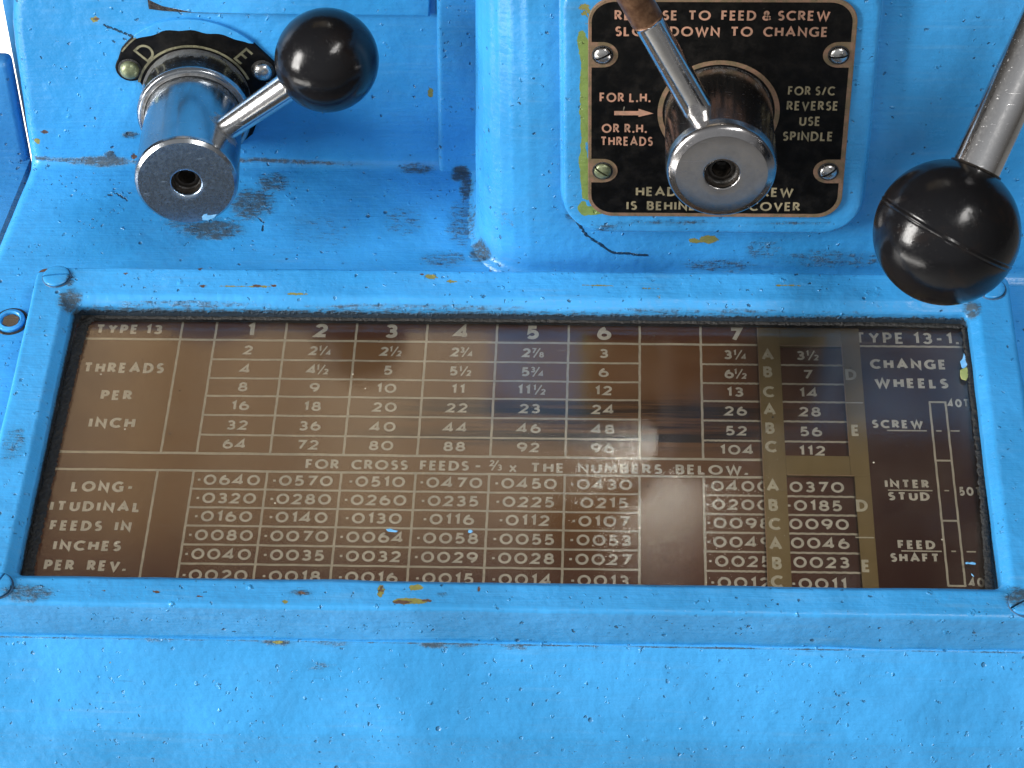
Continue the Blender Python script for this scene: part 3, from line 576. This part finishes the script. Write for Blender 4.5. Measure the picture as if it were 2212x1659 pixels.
def slot_screw(c, axis, r, ang, mats, parent, dome=.8, h=.6, slot=.9, name='screw', dirt=True):
    """slotted screw head: two domed halves leave a real slot with a floor"""
    a, u, w = frame_of(axis); d = u*cos(ang)+w*sin(ang); e_ = np.cross(a, d); parts = []
    for sgn in (1, -1):
        rr = []
        for k in range(9):
            rho = r*sin(pi/2*k/8) if k < 8 else r; zz = h+dome*cos(pi/2*k/8)
            x0 = slot/2; row = []
            for j in range(17):
                th = pi*j/16; X, Y = rho*cos(th), max(rho*sin(th), min(x0, 9)); L = sqrt(max(rho*rho-Y*Y, 0)) if rho > Y else 0
                X = max(-L, min(L, X)) if rho > x0 else 0
                row.append(np.asarray(c)+a*zz+d*X+e_*sgn*Y)
            rr.append(row)
        rr.append([p_-a*(h+dome*.0+.9) for p_ in rr[-1]])
        V, F = grid(np.array(rr)); parts.append((V, F))
        # slot wall
        topl = [rr[k][0] for k in range(8, -1, -1)]+[rr[k][-1] for k in range(0, 9)]
        ring = np.array([topl, [p_-a*(((p_-np.asarray(c))@a)-.05) for p_ in topl]]); parts.append(grid(ring))
    parts.append(lathe([(r*.97, -.3), (r*.97, .12), (r*.96, h*.3), (0, h*.3+.02)], c, a, 32))
    V, F = merge(*parts); o = obj(name, V, F, mats, parent, True, attrs=wear(V)); 
    for p_ in o.data.polygons: p_.use_smooth = True
    o.data.set_sharp_from_angle(angle=radians(35)) if hasattr(o.data, 'set_sharp_from_angle') else None
    return o
for k, (x, y, an) in enumerate(((122, 598, .12), (2141, 624, .9), (-6, 1266, 1.2), (2211, 1303, .5))):
    c = slope_at(x, y, FT-.1)
    s_o = slot_screw(c, NN, 3.75, an+pi/2, m_blue_frame, frame, .5, .55, .55)
    V, F = lathe([(4.15, -.3), (4.1, .16), (3.7, .16)], c+np.array([.12, -.1, 0]), NN, 40); obj('dirt_ring', V, F, m_ring, s_o)
# dark granular dirt packed along the window edge
def bead(name, pts, w, h, mat=m_bead):
    pts = fillet([np.asarray(p, float) for p in pts], 0, .45); rows = []; n = len(pts); tg = np.gradient(pts, axis=0)
    for i in range(n):
        tdir = unit(tg[i]); nn_ = np.array([-tdir[1], tdir[0]]); ww = w*(.75+.5*rng.random()); rows.append([P3(*(pts[i]+nn_*ww*cos(a_)), 2.55+h*sin(a_)*(.55+.8*rng.random())) for a_ in np.linspace(0, pi, 9)])
    V, F = grid(np.array(rows)); return obj(name, V, F, mat, frame, attrs=None)
bead('dirt_bead', [(-123.6, -50.6), (-123.5, -20), (-123.2, 26), (-122.4, 39.4), (-120.5, 42)], 1.5, .6)
bead('dirt_bead', [(-123.5, 42.2), (-90, 42.3), (20, 42.4), (100, 42.2), (124, 41.6)], .8, .35)
bead('dirt_bead', [(124.6, 41), (124.8, 38), (124.9, 20), (124.5, -10), (123.6, -35), (122.8, -50)], 1.0, .5)

# clear pane
V, F = plate_solid(rrect(-126.5, 126.5, -51.6, 44.0, 2), lambda x, y, h: P3(x, y, h), 1.5, 2.5, .1); pane = obj('clear_pane', V, F, m_glass, frame, False)
# flecks of paint on the pane
def fleck(poly_px, mat, name='paint_fleck'):
    pts = [uv_at(x, y, 2.55) for x, y in poly_px]; V, F = plate_solid(pts, lambda x, y, h: P3(x, y, h), 2.52, 2.72, .08); return obj(name, V, F, mat, pane, False)
fleck([(2074, 800), (2080, 797), (2089, 793), (2092, 805), (2091, 815), (2087, 822), (2077, 819), (2074, 811)], m_olive_fleck)
fleck([(2074, 781), (2079, 776), (2082, 764), (2086, 772), (2089, 778), (2091, 790), (2082, 796), (2078, 795)], m_blue_fleck)
fleck([(2085, 1216), (2089, 1214), (2093, 1216), (2100, 1214), (2108, 1217), (2107, 1220), (2098, 1219), (2092, 1218), (2087, 1219)], m_blue_fleck)
fleck([(2098, 1239), (2102, 1242), (2104, 1246), (2099, 1243)], m_blue_fleck)
fleck([(1999, 697), (2003, 697), (2003, 703), (1999, 705), (1998, 701)], m_olive_fleck)
fleck([(1969, 690), (1975, 687), (1984, 688), (1984, 692), (1978, 697), (1972, 694)], m_blue_fleck)
fleck([(834, 1144), (842, 1142), (850, 1145), (860, 1147), (856, 1150), (846, 1149), (838, 1148)], m_blue_fleck)
fleck([(1012, 1145), (1018, 1145), (1022, 1148), (1017, 1152), (1011, 1150)], m_blue_fleck)
for _ in range(26):
    x, y = rng.uniform(180, 2080), rng.uniform(700, 1230); r = rng.uniform(1.0, 2.6); k = int(rng.integers(5, 8))
    fleck([(x+r*(.6+.6*rng.random())*cos(6.28*j/k), y+r*.7*(.6+.6*rng.random())*sin(6.28*j/k)) for j in range(k)], [m_bead, m_black, m_line][int(rng.integers(0, 3))], 'dirt_speck')

# ------------------------------------------------------------------ the chart itself
chart = thing('feed_chart', P3(0, 0, -1), 'copper brown engraved table of thread and feed numbers under the clear pane', 'chart plate')
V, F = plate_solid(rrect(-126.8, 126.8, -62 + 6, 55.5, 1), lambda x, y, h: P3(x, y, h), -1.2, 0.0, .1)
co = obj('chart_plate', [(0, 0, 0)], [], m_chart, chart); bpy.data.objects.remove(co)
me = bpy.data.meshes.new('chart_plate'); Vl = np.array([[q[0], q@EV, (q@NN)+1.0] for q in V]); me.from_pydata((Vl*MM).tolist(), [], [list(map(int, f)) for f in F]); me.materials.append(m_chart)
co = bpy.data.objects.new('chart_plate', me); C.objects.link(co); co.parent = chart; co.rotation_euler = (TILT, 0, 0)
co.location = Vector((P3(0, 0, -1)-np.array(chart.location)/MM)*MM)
ink = Ink(lambda x, y, l: P3(x, y, .05+l)); rul = Ink(lambda x, y, l: P3(x, y, .03+l))
UC = [-85.2, -65.3, -45.35, -25.4, -5.7, 14.5, 34.4]; UT = -95.0
VR = [36.1, 28.95, 22.15, 15.8, 9.0, 2.1, -4.3]; VB = [-10.2, -16.3, -22.4, -28.4, -34.5, -40.6, -46.7]
lw = .64
def hl(u0, u1, v, w=lw): rul.stroke([(u0+(u1-u0)*k/40, v+.05*sin(k*1.7+v)) for k in range(41)], w)
def vl(u, v0, v1, w=lw): rul.stroke([(u+.04*sin(k*1.9+u), v0+(v1-v0)*k/30) for k in range(31)], w)
hl(-124, 125, 43.4, .5); hl(-124, 67.3, 36.1, .75); hl(95, 125, 36.1, .7); hl(-124, 67.3, -4.3, .8); hl(-124, 67.3, -10.2, .75)
for v in VR[1:-1]: hl(UC[0], UC[-1], v); hl(51.4, 67.3, v); hl(67.3, 95, v)
for v in VB[1:]: hl(UC[0], UC[-1], v); hl(51.4, 67.3, v); hl(67.3, 95, v)
for u in UC+[51.4]: vl(u, 43.4, -4.3); vl(u, -10.2, -52)
vl(UT, 43.4, -4.3); vl(UT, -10.2, -52)
cen = [(a+b)/2 for a, b in zip(UC, UC[1:])]
for k, u in enumerate(cen): ink.text(str(k+1), u, 37.4, 5.1, stretch=1.15, bold=.235, align='c')
ink.text('7', 61.2, 37.4, 5.1, stretch=1.15, bold=.235, align='c')
T1 = [['2', '4', '8', '16', '32', '64'], ['2 1/4', '4 1/2', '9', '18', '36', '72'], ['2 1/2', '5', '10', '20', '40', '80'], ['2 3/4', '5 1/2', '11', '22', '44', '88'], ['2 7/8', '5 3/4', '11 1/2', '23', '46', '92'], ['3', '6', '12', '24', '48', '96'], ['3 1/4', '6 1/2', '13', '26', '52', '104'], ['3 1/2', '7', '14', '28', '56', '112']]
T2 = [['0640', '0320', '0160', '0080', '0040', '0020'], ['0570', '0280', '0140', '0070', '0035', '0018'], ['0510', '0260', '0130', '0064', '0032', '0016'], ['0470', '0235', '0116', '0058', '0029', '0015'], ['0450', '0225', '0112', '0055', '0028', '0014'], ['0430', '0215', '0107', '0053', '0027', '0013'], ['0400', '0200', '0098', '0049', '0025', '0012'], ['0370', '0185', '0090', '0046', '0023', '0011']]
XC = cen+[60.5, 80.6]
for c_, u in enumerate(XC):
    for r_ in range(6):
        v = VR[r_+1]+ (VR[r_]-VR[r_+1])*.26; s = T1[c_][r_]
        if ' ' in s: a_, b_ = s.split(); n_, d_ = b_.split('/'); ink.frac(a_, n_, d_, u, v, 3.3, bold=.22, gap=.2)
        else: ink.text(s, u, v, 3.3, stretch=1.3, bold=.205, gap=.22, align='c')
        v = VB[r_+1]+(1.35 if r_ < 5 else .75); ink.text(':'+T2[c_][r_], u-.2, v, 3.5, stretch=1.28, bold=.20, gap=.22, align='c')
        # row letters A B C sit on the slider instead
def chart_text(t, x0, x1, y, hpx, tgt=ink, **k):
    u0, v0 = uv_at(x0, y); u1, _ = uv_at(x1, y+(x1-x0)*.0115); h = uv_at(x0, y-hpx)[1]-v0
    tgt.text(t, u0, v0, h, width=u1-u0, **k)
for t_, x0, x1, y, hp in (('TYPE 13', 205, 349, 721, 20), ('THREADS', 178, 352, 805, 22), ('PER', 216, 284, 864, 21), ('INCH', 190, 290, 924, 22), ('LONG-', 152, 287, 1062, 23), ('ITUDINAL', 106, 302, 1104, 22), ('FEEDS  IN', 106, 282, 1146, 22), ('INCHES', 113, 260, 1189, 22), ('PER  REV.', 93, 271, 1232, 23), ('CHANGE', 1880, 2045, 797, 21), ('WHEELS', 1890, 2049, 838, 21), ('SCREW', 1884, 1995, 925, 18), ('INTER', 1912, 2008, 1054, 18), ('STUD', 1919, 2009, 1081, 18), ('FEED', 1940, 2021, 1186, 19), ('SHAFT', 1924, 2030, 1214, 19), ('40T', 2048, 2094, 880, 18), ('50T', 2073, 2121, 1071, 19), ('40T', 2094, 2145, 1268, 20)):
    chart_text(t_, x0, x1, y, hp, bold=.235, gap=.2, word=.36)
chart_text('TYPE 13-1.', 1846, 2072, 742, 24, bold=.18, gap=.2, word=.4)
chart_text('FOR  CROSS  FEEDS', 659, 1012, 1013, 21, bold=.2, gap=.16, word=.36); chart_text('-', 1023, 1041, 1017, 22, bold=.2)
u_, v_ = uv_at(1051, 1016); ink.frac('', '2', '3', u_+2.6, v_, 3.3, bold=.2); chart_text('x', 1099, 1116, 1021, 24, bold=.15)
chart_text('THE  NUMBERS  BELOW.', 1145, 1616, 1021, 21, bold=.2, gap=.18, word=.36)
# change wheel diagram
ub0, ub1 = 113.2, 117.5
for u in (ub0, ub1): vl(u, uv_at(2010, 870)[1], -44.2, .55)
for v in (uv_at(2020, 869)[1], uv_at(2030, 995)[1], uv_at(2040, 1125)[1], -44.2): hl(ub0-.25, ub1+.25, v, .55)
for x0, x1, y in ((1916, 2002, 930), (2022, 2034, 931), (2053, 2073, 931), (1918, 2014, 1059), (2040, 2050, 1060), (1947, 2034, 1190), (2055, 2065, 1191), (2088, 2108, 1192)):
    a_, v_ = uv_at(x0, y); b_, _ = uv_at(x1, y); rul.stroke([(a_, v_), (b_, v_)], .42)
ink.done('lettering', m_ink, chart); rul.done('ruled_lines', m_line, chart)

# ------------------------------------------------------------------ bronze slider with two windows
sl = thing('chart_slider', P3(81, 0, .3), 'dull bronze slider with two cut out windows lettered A to E over the chart', 'slider')
SX0, SX1, SV0, SV1 = 67.1, 95.4, -54.0, 41.6; A0, A1 = 73.3, 90.3; B0, B1 = 73.5, 91.2
wv1 = (uv_at(1740, 753)[1], uv_at(1760, 990)[1]); wv2 = (uv_at(1760, 1032)[1], -53)
def bar(x0, x1, y0, y1): return box(x0, x1, y0, y1, .35, 1.15, .12)
parts = [bar(SX0, A0, SV0, SV1), bar(A1, SX1, wv2[0]+.0, SV1), bar(B1, SX1, SV0, wv2[0]), bar(A0, A1, wv1[0], SV1), bar(A0, A1, wv2[0], wv1[1])]
V, F = merge(*parts); V = np.array([P3(*q) for q in V]); obj('slider_plate', V, F, m_slider, sl, False)
li = Ink(lambda x, y, l: P3(x, y, 1.18+l))
for x, y, ch in ((1659, 778, 'A'), (1659, 815, 'B'), (1661, 858, 'C'), (1663, 897, 'A'), (1664, 937, 'B'), (1666, 977, 'C'), (1670, 1062, 'A'), (1671, 1104, 'B'), (1674, 1145, 'C'), (1676, 1188, 'A'), (1679, 1230, 'B'), (1679, 1270, 'C'), (1839, 821, 'D'), (1849, 942, 'E'), (1863, 1105, 'D'), (1872, 1236, 'E')):
    u_, v_ = uv_at(x, y, 1.2); li.text(ch, u_, v_, 3.9, stretch=1.05, bold=.22, align='c')
for x, y in ((1845, 870), (1868, 1161)): u_, v_ = uv_at(x, y, 1.2); li.stroke([(u_-2.4, v_), (u_+2.4, v_)], .4)
li.done('lettering', m_slider_ink, sl)
e_ = Ink(lambda x, y, l: P3(x, y, 1.16+l))
for pts in ([(SX0+.12, SV0), (SX0+.12, SV1)], [(A0, wv1[0]-.05), (A1, wv1[0]-.05)], [(A1+.05, wv1[0]), (A1+.05, wv1[1])], [(B0, wv2[0]-.05), (B1, wv2[0]-.05)]): e_.stroke(pts, .28)
e_.done('worn_bright_edges', dull('bright_copper_edge', (.42, .26, .15, 1), (.55, .38, .24, 1), .35, .5, .05, .6), sl)

# ------------------------------------------------------------------ black instruction plate
PY = W2-5.02
ip = thing('instruction_plate', (54.5, PY, 69.4), 'square black plate with coppery lettering behind the middle lever, four screws', 'sign plate')
wp = lambda x, z, h: (x, PY-h, z)
ix0, ix1, iz0, iz1 = 19.6, 89.6, 34.9, 104.2
V, F = plate_solid(rrect(ix0, ix1, iz0, iz1, 7, 12), wp, -.2, .8, .15); obj('brass_base', V, F, m_brass, ip, False)
V, F = plate_solid(rrect(ix0+.9, ix1-1.3, iz0+1.25, iz1-.9, 6, 12), wp, .7, .84, .02); obj('black_panel', V, F, m_plate, ip, False)
pk = Ink(lambda x, z, l: (x, PY-.90-l, z))
ol = Ink(lambda x, z, l: (x, PY-.90-l, z))
scr = [(23.4, 87.3), (85.4, 87.6), (23.6, 50.3), (85.2, 50.5)]
br = Ink(lambda x, z, l: (x, PY-.86-l, z))
for k, (x, z) in enumerate(scr):
    sg = 1 if k % 2 == 0 else -1; xe = ix0+.5 if sg > 0 else ix1-.5
    br.poly([(xe, z+3.9)]+[(x+sg*4.1*cos(radians(a_)), z+3.9*sin(radians(a_))) for a_ in range(90, -91, -10)]+[(xe, z-3.9)])
# ring around the hub
hubx, hubz = 54.6, 69.4
br.add(*ribbon([(hubx+15.7*cos(radians(a_)), hubz+15.7*sin(radians(a_))) for a_ in range(0, 361, 5)], .65))
br.done('brass_patches', m_brass, ip)
def plate_text(t_, zx0, zx1, zy, zh, tgt, **k):
    a_ = wall_at(932.6+.5783*zx0, .5783*zy, PY-.9); b_ = wall_at(932.6+.5783*zx1, .5783*zy+.5783*(zx1-zx0)*.008, PY-.9); h = wall_at(932.6+.5783*zx0, .5783*(zy-zh), PY-.9)[2]-a_[2]
    tgt.text(t_, a_[0], a_[2], h, width=b_[0]-a_[0], **k)
for t_, a_, b_, y, h, tg_ in (('REVERSE  TO  FEED & SCREW', 683, 1487, 75, 37, pk), ('SLOW  DOWN  TO  CHANGE', 685, 1478, 135, 37, pk), ('FOR L.H.', 627, 817, 381, 35, pk), ('OR R.H.', 635, 803, 496, 34, pk), ('THREADS', 630, 825, 544, 34, pk), ('FOR S/C', 1330, 1505, 356, 34, ol), ('REVERSE', 1325, 1517, 412, 35, ol), ('USE', 1372, 1450, 470, 35, ol), ('SPINDLE', 1310, 1497, 526, 35, ol), ('HEADSTOCK  SCREW', 762, 1350, 732, 34, ol), ('IS  BEHIND  THIS  COVER', 727, 1375, 784, 33, ol)):
    plate_text(t_, a_, b_, y, h, tg_, bold=.185, gap=.16, word=.34)
a_ = wall_at(932.6+.5783*682, .5783*423, PY-.9); b_ = wall_at(932.6+.5783*828, .5783*424, PY-.9)
pk.rect(a_[0], b_[0]-2.4, a_[2]-.6, a_[2]+.75); pk.poly([(b_[0]-4, a_[2]-1.1), (b_[0], a_[2]), (b_[0]-4, a_[2]+1.5)])
pk.done('copper_lettering', m_cream, ip); ol.done('brass_lettering', m_olive_print, ip)
for k, (x, z) in enumerate(scr):
    V, F = lathe([(2.9, 0), (2.85, .35), (2.5, .35)], (x, PY-.7, z), (0, -1, 0), 32)
    so = slot_screw((x, PY-.9, z), (0, -1, 0), 2.35, (.45, .1, -.6, .6)[k]+pi*0, m_green_screw if k == 2 else m_screw, ip, 1.1, .35, .5)
    obj('dirt_ring', V, F, m_bead, so)
    if k == 2: so['label'] = 'screw smeared with green paint'

# ------------------------------------------------------------------ middle lever
def grimy(V, c, axis, fn):
    d = np.asarray(V)-np.asarray(c); z = d@unit(axis); r = np.linalg.norm(d-z[:, None]*unit(axis), axis=1); return {'grime': fn(z, r)}
ml = thing('selector_lever', (hubx, PY-.9, hubz), 'steel hub with a hex recess and slanting rod on the black plate', 'lever')
hb = np.array([hubx, PY-.6, hubz]); ax = np.array([0, -1.0, 0])
pr = rnd_prof([(14.4, 0), (14.5, 25.2), (14.1, 28.2), (11.9, 29.35), (11.5, 29.4)], [0, 1.2, 2.4, .4, 0], .5)+[(9, 29.4), (7, 29.4), (5.0, 29.4), (4.6, 29.35), (4.45, 29.1), (4.4, 28)]
V, F = lathe(pr, hb, ax, 128); F = F[:-1]
obj('hub', V, F, m_steel2, ml, attrs=grimy(V, hb, ax, lambda z, r: np.clip(.95-z/16, 0, 1)*.5))
V2, F2 = lathe([(2.5, 26.75), (2.4, 22), (0, 22)], hb, ax, 6)
Vx, Fx = lathe([(4.42, 28.6), (4.35, 27.2), (3.6, 26.4), (3.4, 26.8), (2.5, 26.7)], hb, ax, 48); Fx = Fx[:-2]; F2 = F2[:-1]
V, F = merge((Vx, Fx), (V2, F2)); obj('hex_recess', V, F, m_black, ml)
def rod(name, a, b, r0, r1, mat, parent, grime=0.0, n=64):
    a, b = np.asarray(a, float), np.asarray(b, float); L = np.linalg.norm(b-a); k = np.linspace(0, 1, 40)
    V, F = lathe([(r0+(r1-r0)*s, s*L) for s in k], a, b-a, n); return obj(name, V, F, mat, parent, attrs=grimy(V, a, b-a, lambda z, r: grime*np.clip(1-np.abs(z)/6, 0, 1)))
a_ = hb+ax*17.0; b_ = wall_at(1396, 40, a_[1]); dr = unit(b_-a_)
s0 = np.linalg.norm(b_-a_)
rod('rod', a_+dr*9, a_+dr*(s0-.5), 4.15, 3.85, m_rod, ml, .35)
V, F = lathe([(4.9, 14.2), (4.6, 14.9), (4.15, 15.4)], a_, dr, 48); 
rod('brown_sleeve', a_+dr*(s0-.6), a_+dr*(s0+34), 4.15, 4.3, m_rust, ml)
bp_ = a_+dr*(s0+44)
def ball(name, c, r, mat, parent, axis=(0, 0, 1), seam=False, n=96, cut=None):
    pr = []; 
    for k in range(97):
        th = pi*k/96; rr = r
        if seam: rr = r+.14*np.exp(-((th-pi/2)/.012)**2)-.10*np.exp(-((abs(th-pi/2)-.03)/.012)**2)
        pr.append((max(rr*sin(th), 1e-7), -rr*cos(th)))
    if seam:
        pr = []
        for th in np.concatenate([np.linspace(0, pi/2-.1, 48), np.linspace(pi/2-.1, pi/2+.1, 40)[1:], np.linspace(pi/2+.1, pi, 48)[1:]]):
            rr = r+.14*np.exp(-((th-pi/2)/.014)**2)-.10*np.exp(-((abs(th-pi/2)-.034)/.012)**2); pr.append((max(rr*sin(th), 1e-7), -rr*cos(th)))
    V, F = lathe(pr, c, axis, n); return obj(name, V, F, mat, parent)
ball('ball_knob', bp_, 13.5, m_ball, ml)

# ------------------------------------------------------------------ left lever with its D/E plate
LB = np.array([-96.8, W1, 42.5]); LF = wall_at(402, 396, W1-46.5); lx = unit(LF-LB); LL = np.linalg.norm(LF-LB)
dp = thing('dial_plate', LB, 'black crescent plate lettered D and E behind the left lever hub', 'sign plate')
dw = lambda x, z, h: (LB[0]+x, W1-h, LB[2]+z)
out = [(25.8*cos(radians(a_)), 25.8*sin(radians(a_))) for a_ in range(38, 143, 4)]
le, re_ = (-18.6, 9.2), (20.6, 8.9)
out += [(le[0]+4.3*cos(radians(a_)), le[1]+4.3*sin(radians(a_))) for a_ in range(140, 300, 12)]
out += [(15.2*cos(radians(a_)), 15.2*sin(radians(a_))) for a_ in range(172, 300, 12)]
out += [(5, -17.5), (11, -17.5), (15.5, -13.5), (18.0, -7.5), (19.2, -1.5)]
out += [(re_[0]+4.3*cos(radians(a_)), re_[1]+4.3*sin(radians(a_))) for a_ in range(-70, 40, 12)]
V, F = plate_solid(out, dw, -.3, 1.0, .3); obj('black_plate', V, F, m_plate, dp, False)
sm = [(26.0*cos(radians(a_)), 26.0*sin(radians(a_))) for a_ in range(44, 131, 3)]
inn = [((25.2-2.9*sin(radians((a_-44)/86*180))**.7+.28*sin(a_*.31)+.22*sin(a_*.13+1))*cos(radians(a_)), (25.2-2.9*sin(radians((a_-44)/86*180))**.7+.28*sin(a_*.31)+.22*sin(a_*.13+1))*sin(radians(a_))) for a_ in range(130, 43, -3)]
V, F = plate_solid(sm+inn, dw, -.2, 1.12, .1); obj('paint_smear', V, F, m_blue, dp, False, attrs=wear(V))
dl = Ink(lambda x, z, l: (LB[0]+x, W1-1.14-l, LB[2]+z))
dl.stroke([(17.1*cos(radians(a_)), 17.1*sin(radians(a_))) for a_ in range(20, 166, 4)], .75)
dl.stroke([(25.2*cos(radians(a_)), 25.2*sin(radians(a_))) for a_ in range(128, 145, 3)], .5)
for ch, x, z, rt in (('D', -13.1, 15.0, 44), ('E', 15.3, 13.6, -48)):
    a_ = radians(rt); dl.text(ch, x+2.6*sin(a_), z-2.6*cos(a_), 5.6, stretch=1.15, bold=.13, align='c', rot=a_)
dl.done('lettering', m_dial_print, dp)
for k, q in enumerate((le, re_)):
    c = np.array([LB[0]+q[0], W1-1.0, LB[2]+q[1]]); V, F = lathe([(2.85, -.2), (2.85, .6)]+[(2.85*cos(radians(t_)), .6+2.1*sin(radians(t_))) for t_ in range(6, 91, 6)], c, (0, -1, 0), 48)
    o = obj('rivet', V, F, m_green_screw if k == 0 else m_screw, dp); o['label'] = 'green smeared round rivet' if k == 0 else 'bright steel round rivet'
    V, F = lathe([(3.5, -.2), (3.4, .3), (2.8, .3)], c, (0, -1, 0), 32); obj('dirt_ring', V, F, m_bead, o)
ll = thing('feed_lever', LB+lx*1.0, 'steel hub lever with a small glossy black ball at the upper left', 'lever')
V, F = lathe(rnd_prof([(16.0, .6), (15.9, 9.3), (16.5, 10.2), (16.6, 11.8), (16.0, 12.9), (14.4, 13.2)], [0, .6, .6, .7, .6, 0], .3), LB, lx, 128)
obj('collar', V, F, m_steel, ll, attrs=grimy(V, LB, lx, lambda z, r: np.clip(1.0-z/9.5, 0, 1)*.85+.7*((z > 12.9) & (r < 15.4))))
V, F = lathe([(13.42, LL-.02), (12, LL), (9, LL), (6, LL), (4.6, LL), (4.3, LL-.15), (4.15, LL-.5), (4.1, LL-1.2)], LB, lx, 128); obj('end_face', V, F[:-2], m_satin, ll, attrs={'grime': np.zeros(len(V))})
pr = rnd_prof([(14.0, 12.6), (14.2, 22), (14.55, LL-2.0), (14.35, LL-.9), (13.4, LL-.02)], [0, 0, .6, .7, 0], .5)
V, F = lathe(pr, LB, lx, 128); F = F[:-2]
arm0 = LB+lx*31.5; BC = wall_at(706, 130, arm0[1]-1.5); ad = unit(BC-arm0)
g_ = np.clip(1.0-(np.asarray(V-LB)@lx-12)/9, 0, 1)*.6; g_ = np.maximum(g_, np.clip(1.25-np.linalg.norm(V-(arm0+ad*14.2), axis=1)/6.5, 0, 1))
obj('hub', V, F, m_steel, ll, attrs={'grime': g_})
V, F = lathe([(4.12, LL-.9), (4.05, LL-3), (3.5, LL-3.6), (3.3, LL-3.2), (2.4, LL-3.4)], LB, lx, 48); F = F[:-2]; V2, F2 = lathe([(2.45, LL-3.3), (2.3, LL-8), (0, LL-8.2)], LB, lx, 6); F2 = F2[:-1]
V, F = merge((V, F), (V2, F2)); obj('hex_recess', V, F, m_black, ll)
# fleck of blue paint on the hub face
cfl = [wall_at(x, y, W1-46.5) for x, y in ((436, 469), (440, 465), (447, 463), (448, 466), (456, 467), (468, 465), (462, 472), (449, 477), (438, 476))]
a3, u3, w3 = frame_of(lx); pf = [((p_-LB)@u3, (p_-LB)@w3) for p_ in cfl]
V, F = plate_solid(pf, lambda x, y, h: LB+lx*(LL+h)+u3*x+w3*y, .0, .10, .03); obj('paint_fleck', V, F, m_blue_fleck, ll, False)
rod('rod', arm0+ad*11, BC-ad*10, 3.45, 4.25, m_chrome, ll, .5)
ball('ball_knob', BC, 109/7.62, m_ball, ll, axis=ad)

# ------------------------------------------------------------------ right-hand lever, close to the camera
dB = unit(ray(2045, 502)); rb = 18.0; BB = CAM+dB*(rb*FPX/155.0)
vx, vu, vf = AX[0], -AX[1], AX[2]
rd = unit(CAM+unit(ray(2193, 182))*(rb*FPX/155.0+4)-BB); sa = unit(.47*vx+.86*vu-.22*vf)
hb2 = BB+rd*128.0
rl = thing('clutch_lever', hb2, 'thick steel rod with a large scuffed black ball at the right edge', 'lever')
rod('rod', BB+rd*14, hb2, 6.1, 6.15, m_chrome, rl)
ball('ball_knob', BB, rb, m_ball2, rl, axis=sa, seam=True, n=128)
V, F = lathe([(6.6, 15.8), (6.6, 17.2), (6.0, 17.3)], BB, rd, 48); obj('neck_ring', V, F, m_black, rl)
V, F = lathe(rnd_prof([(0.01, -15), (14, -15), (14, 13), (0.01, 13)], [0, 2, 2, 0], .8), hb2, (0, -1, 0), 64); obj('hub', V, F, m_steel2, rl)
V, F = box(hb2[0]-9, hb2[0]+9, hb2[1]+14, hb2[1]+36, 111.5, hb2[2]+12, 2); obj('pivot_bracket', V, F, m_blue_dark, rl, attrs=wear(V))
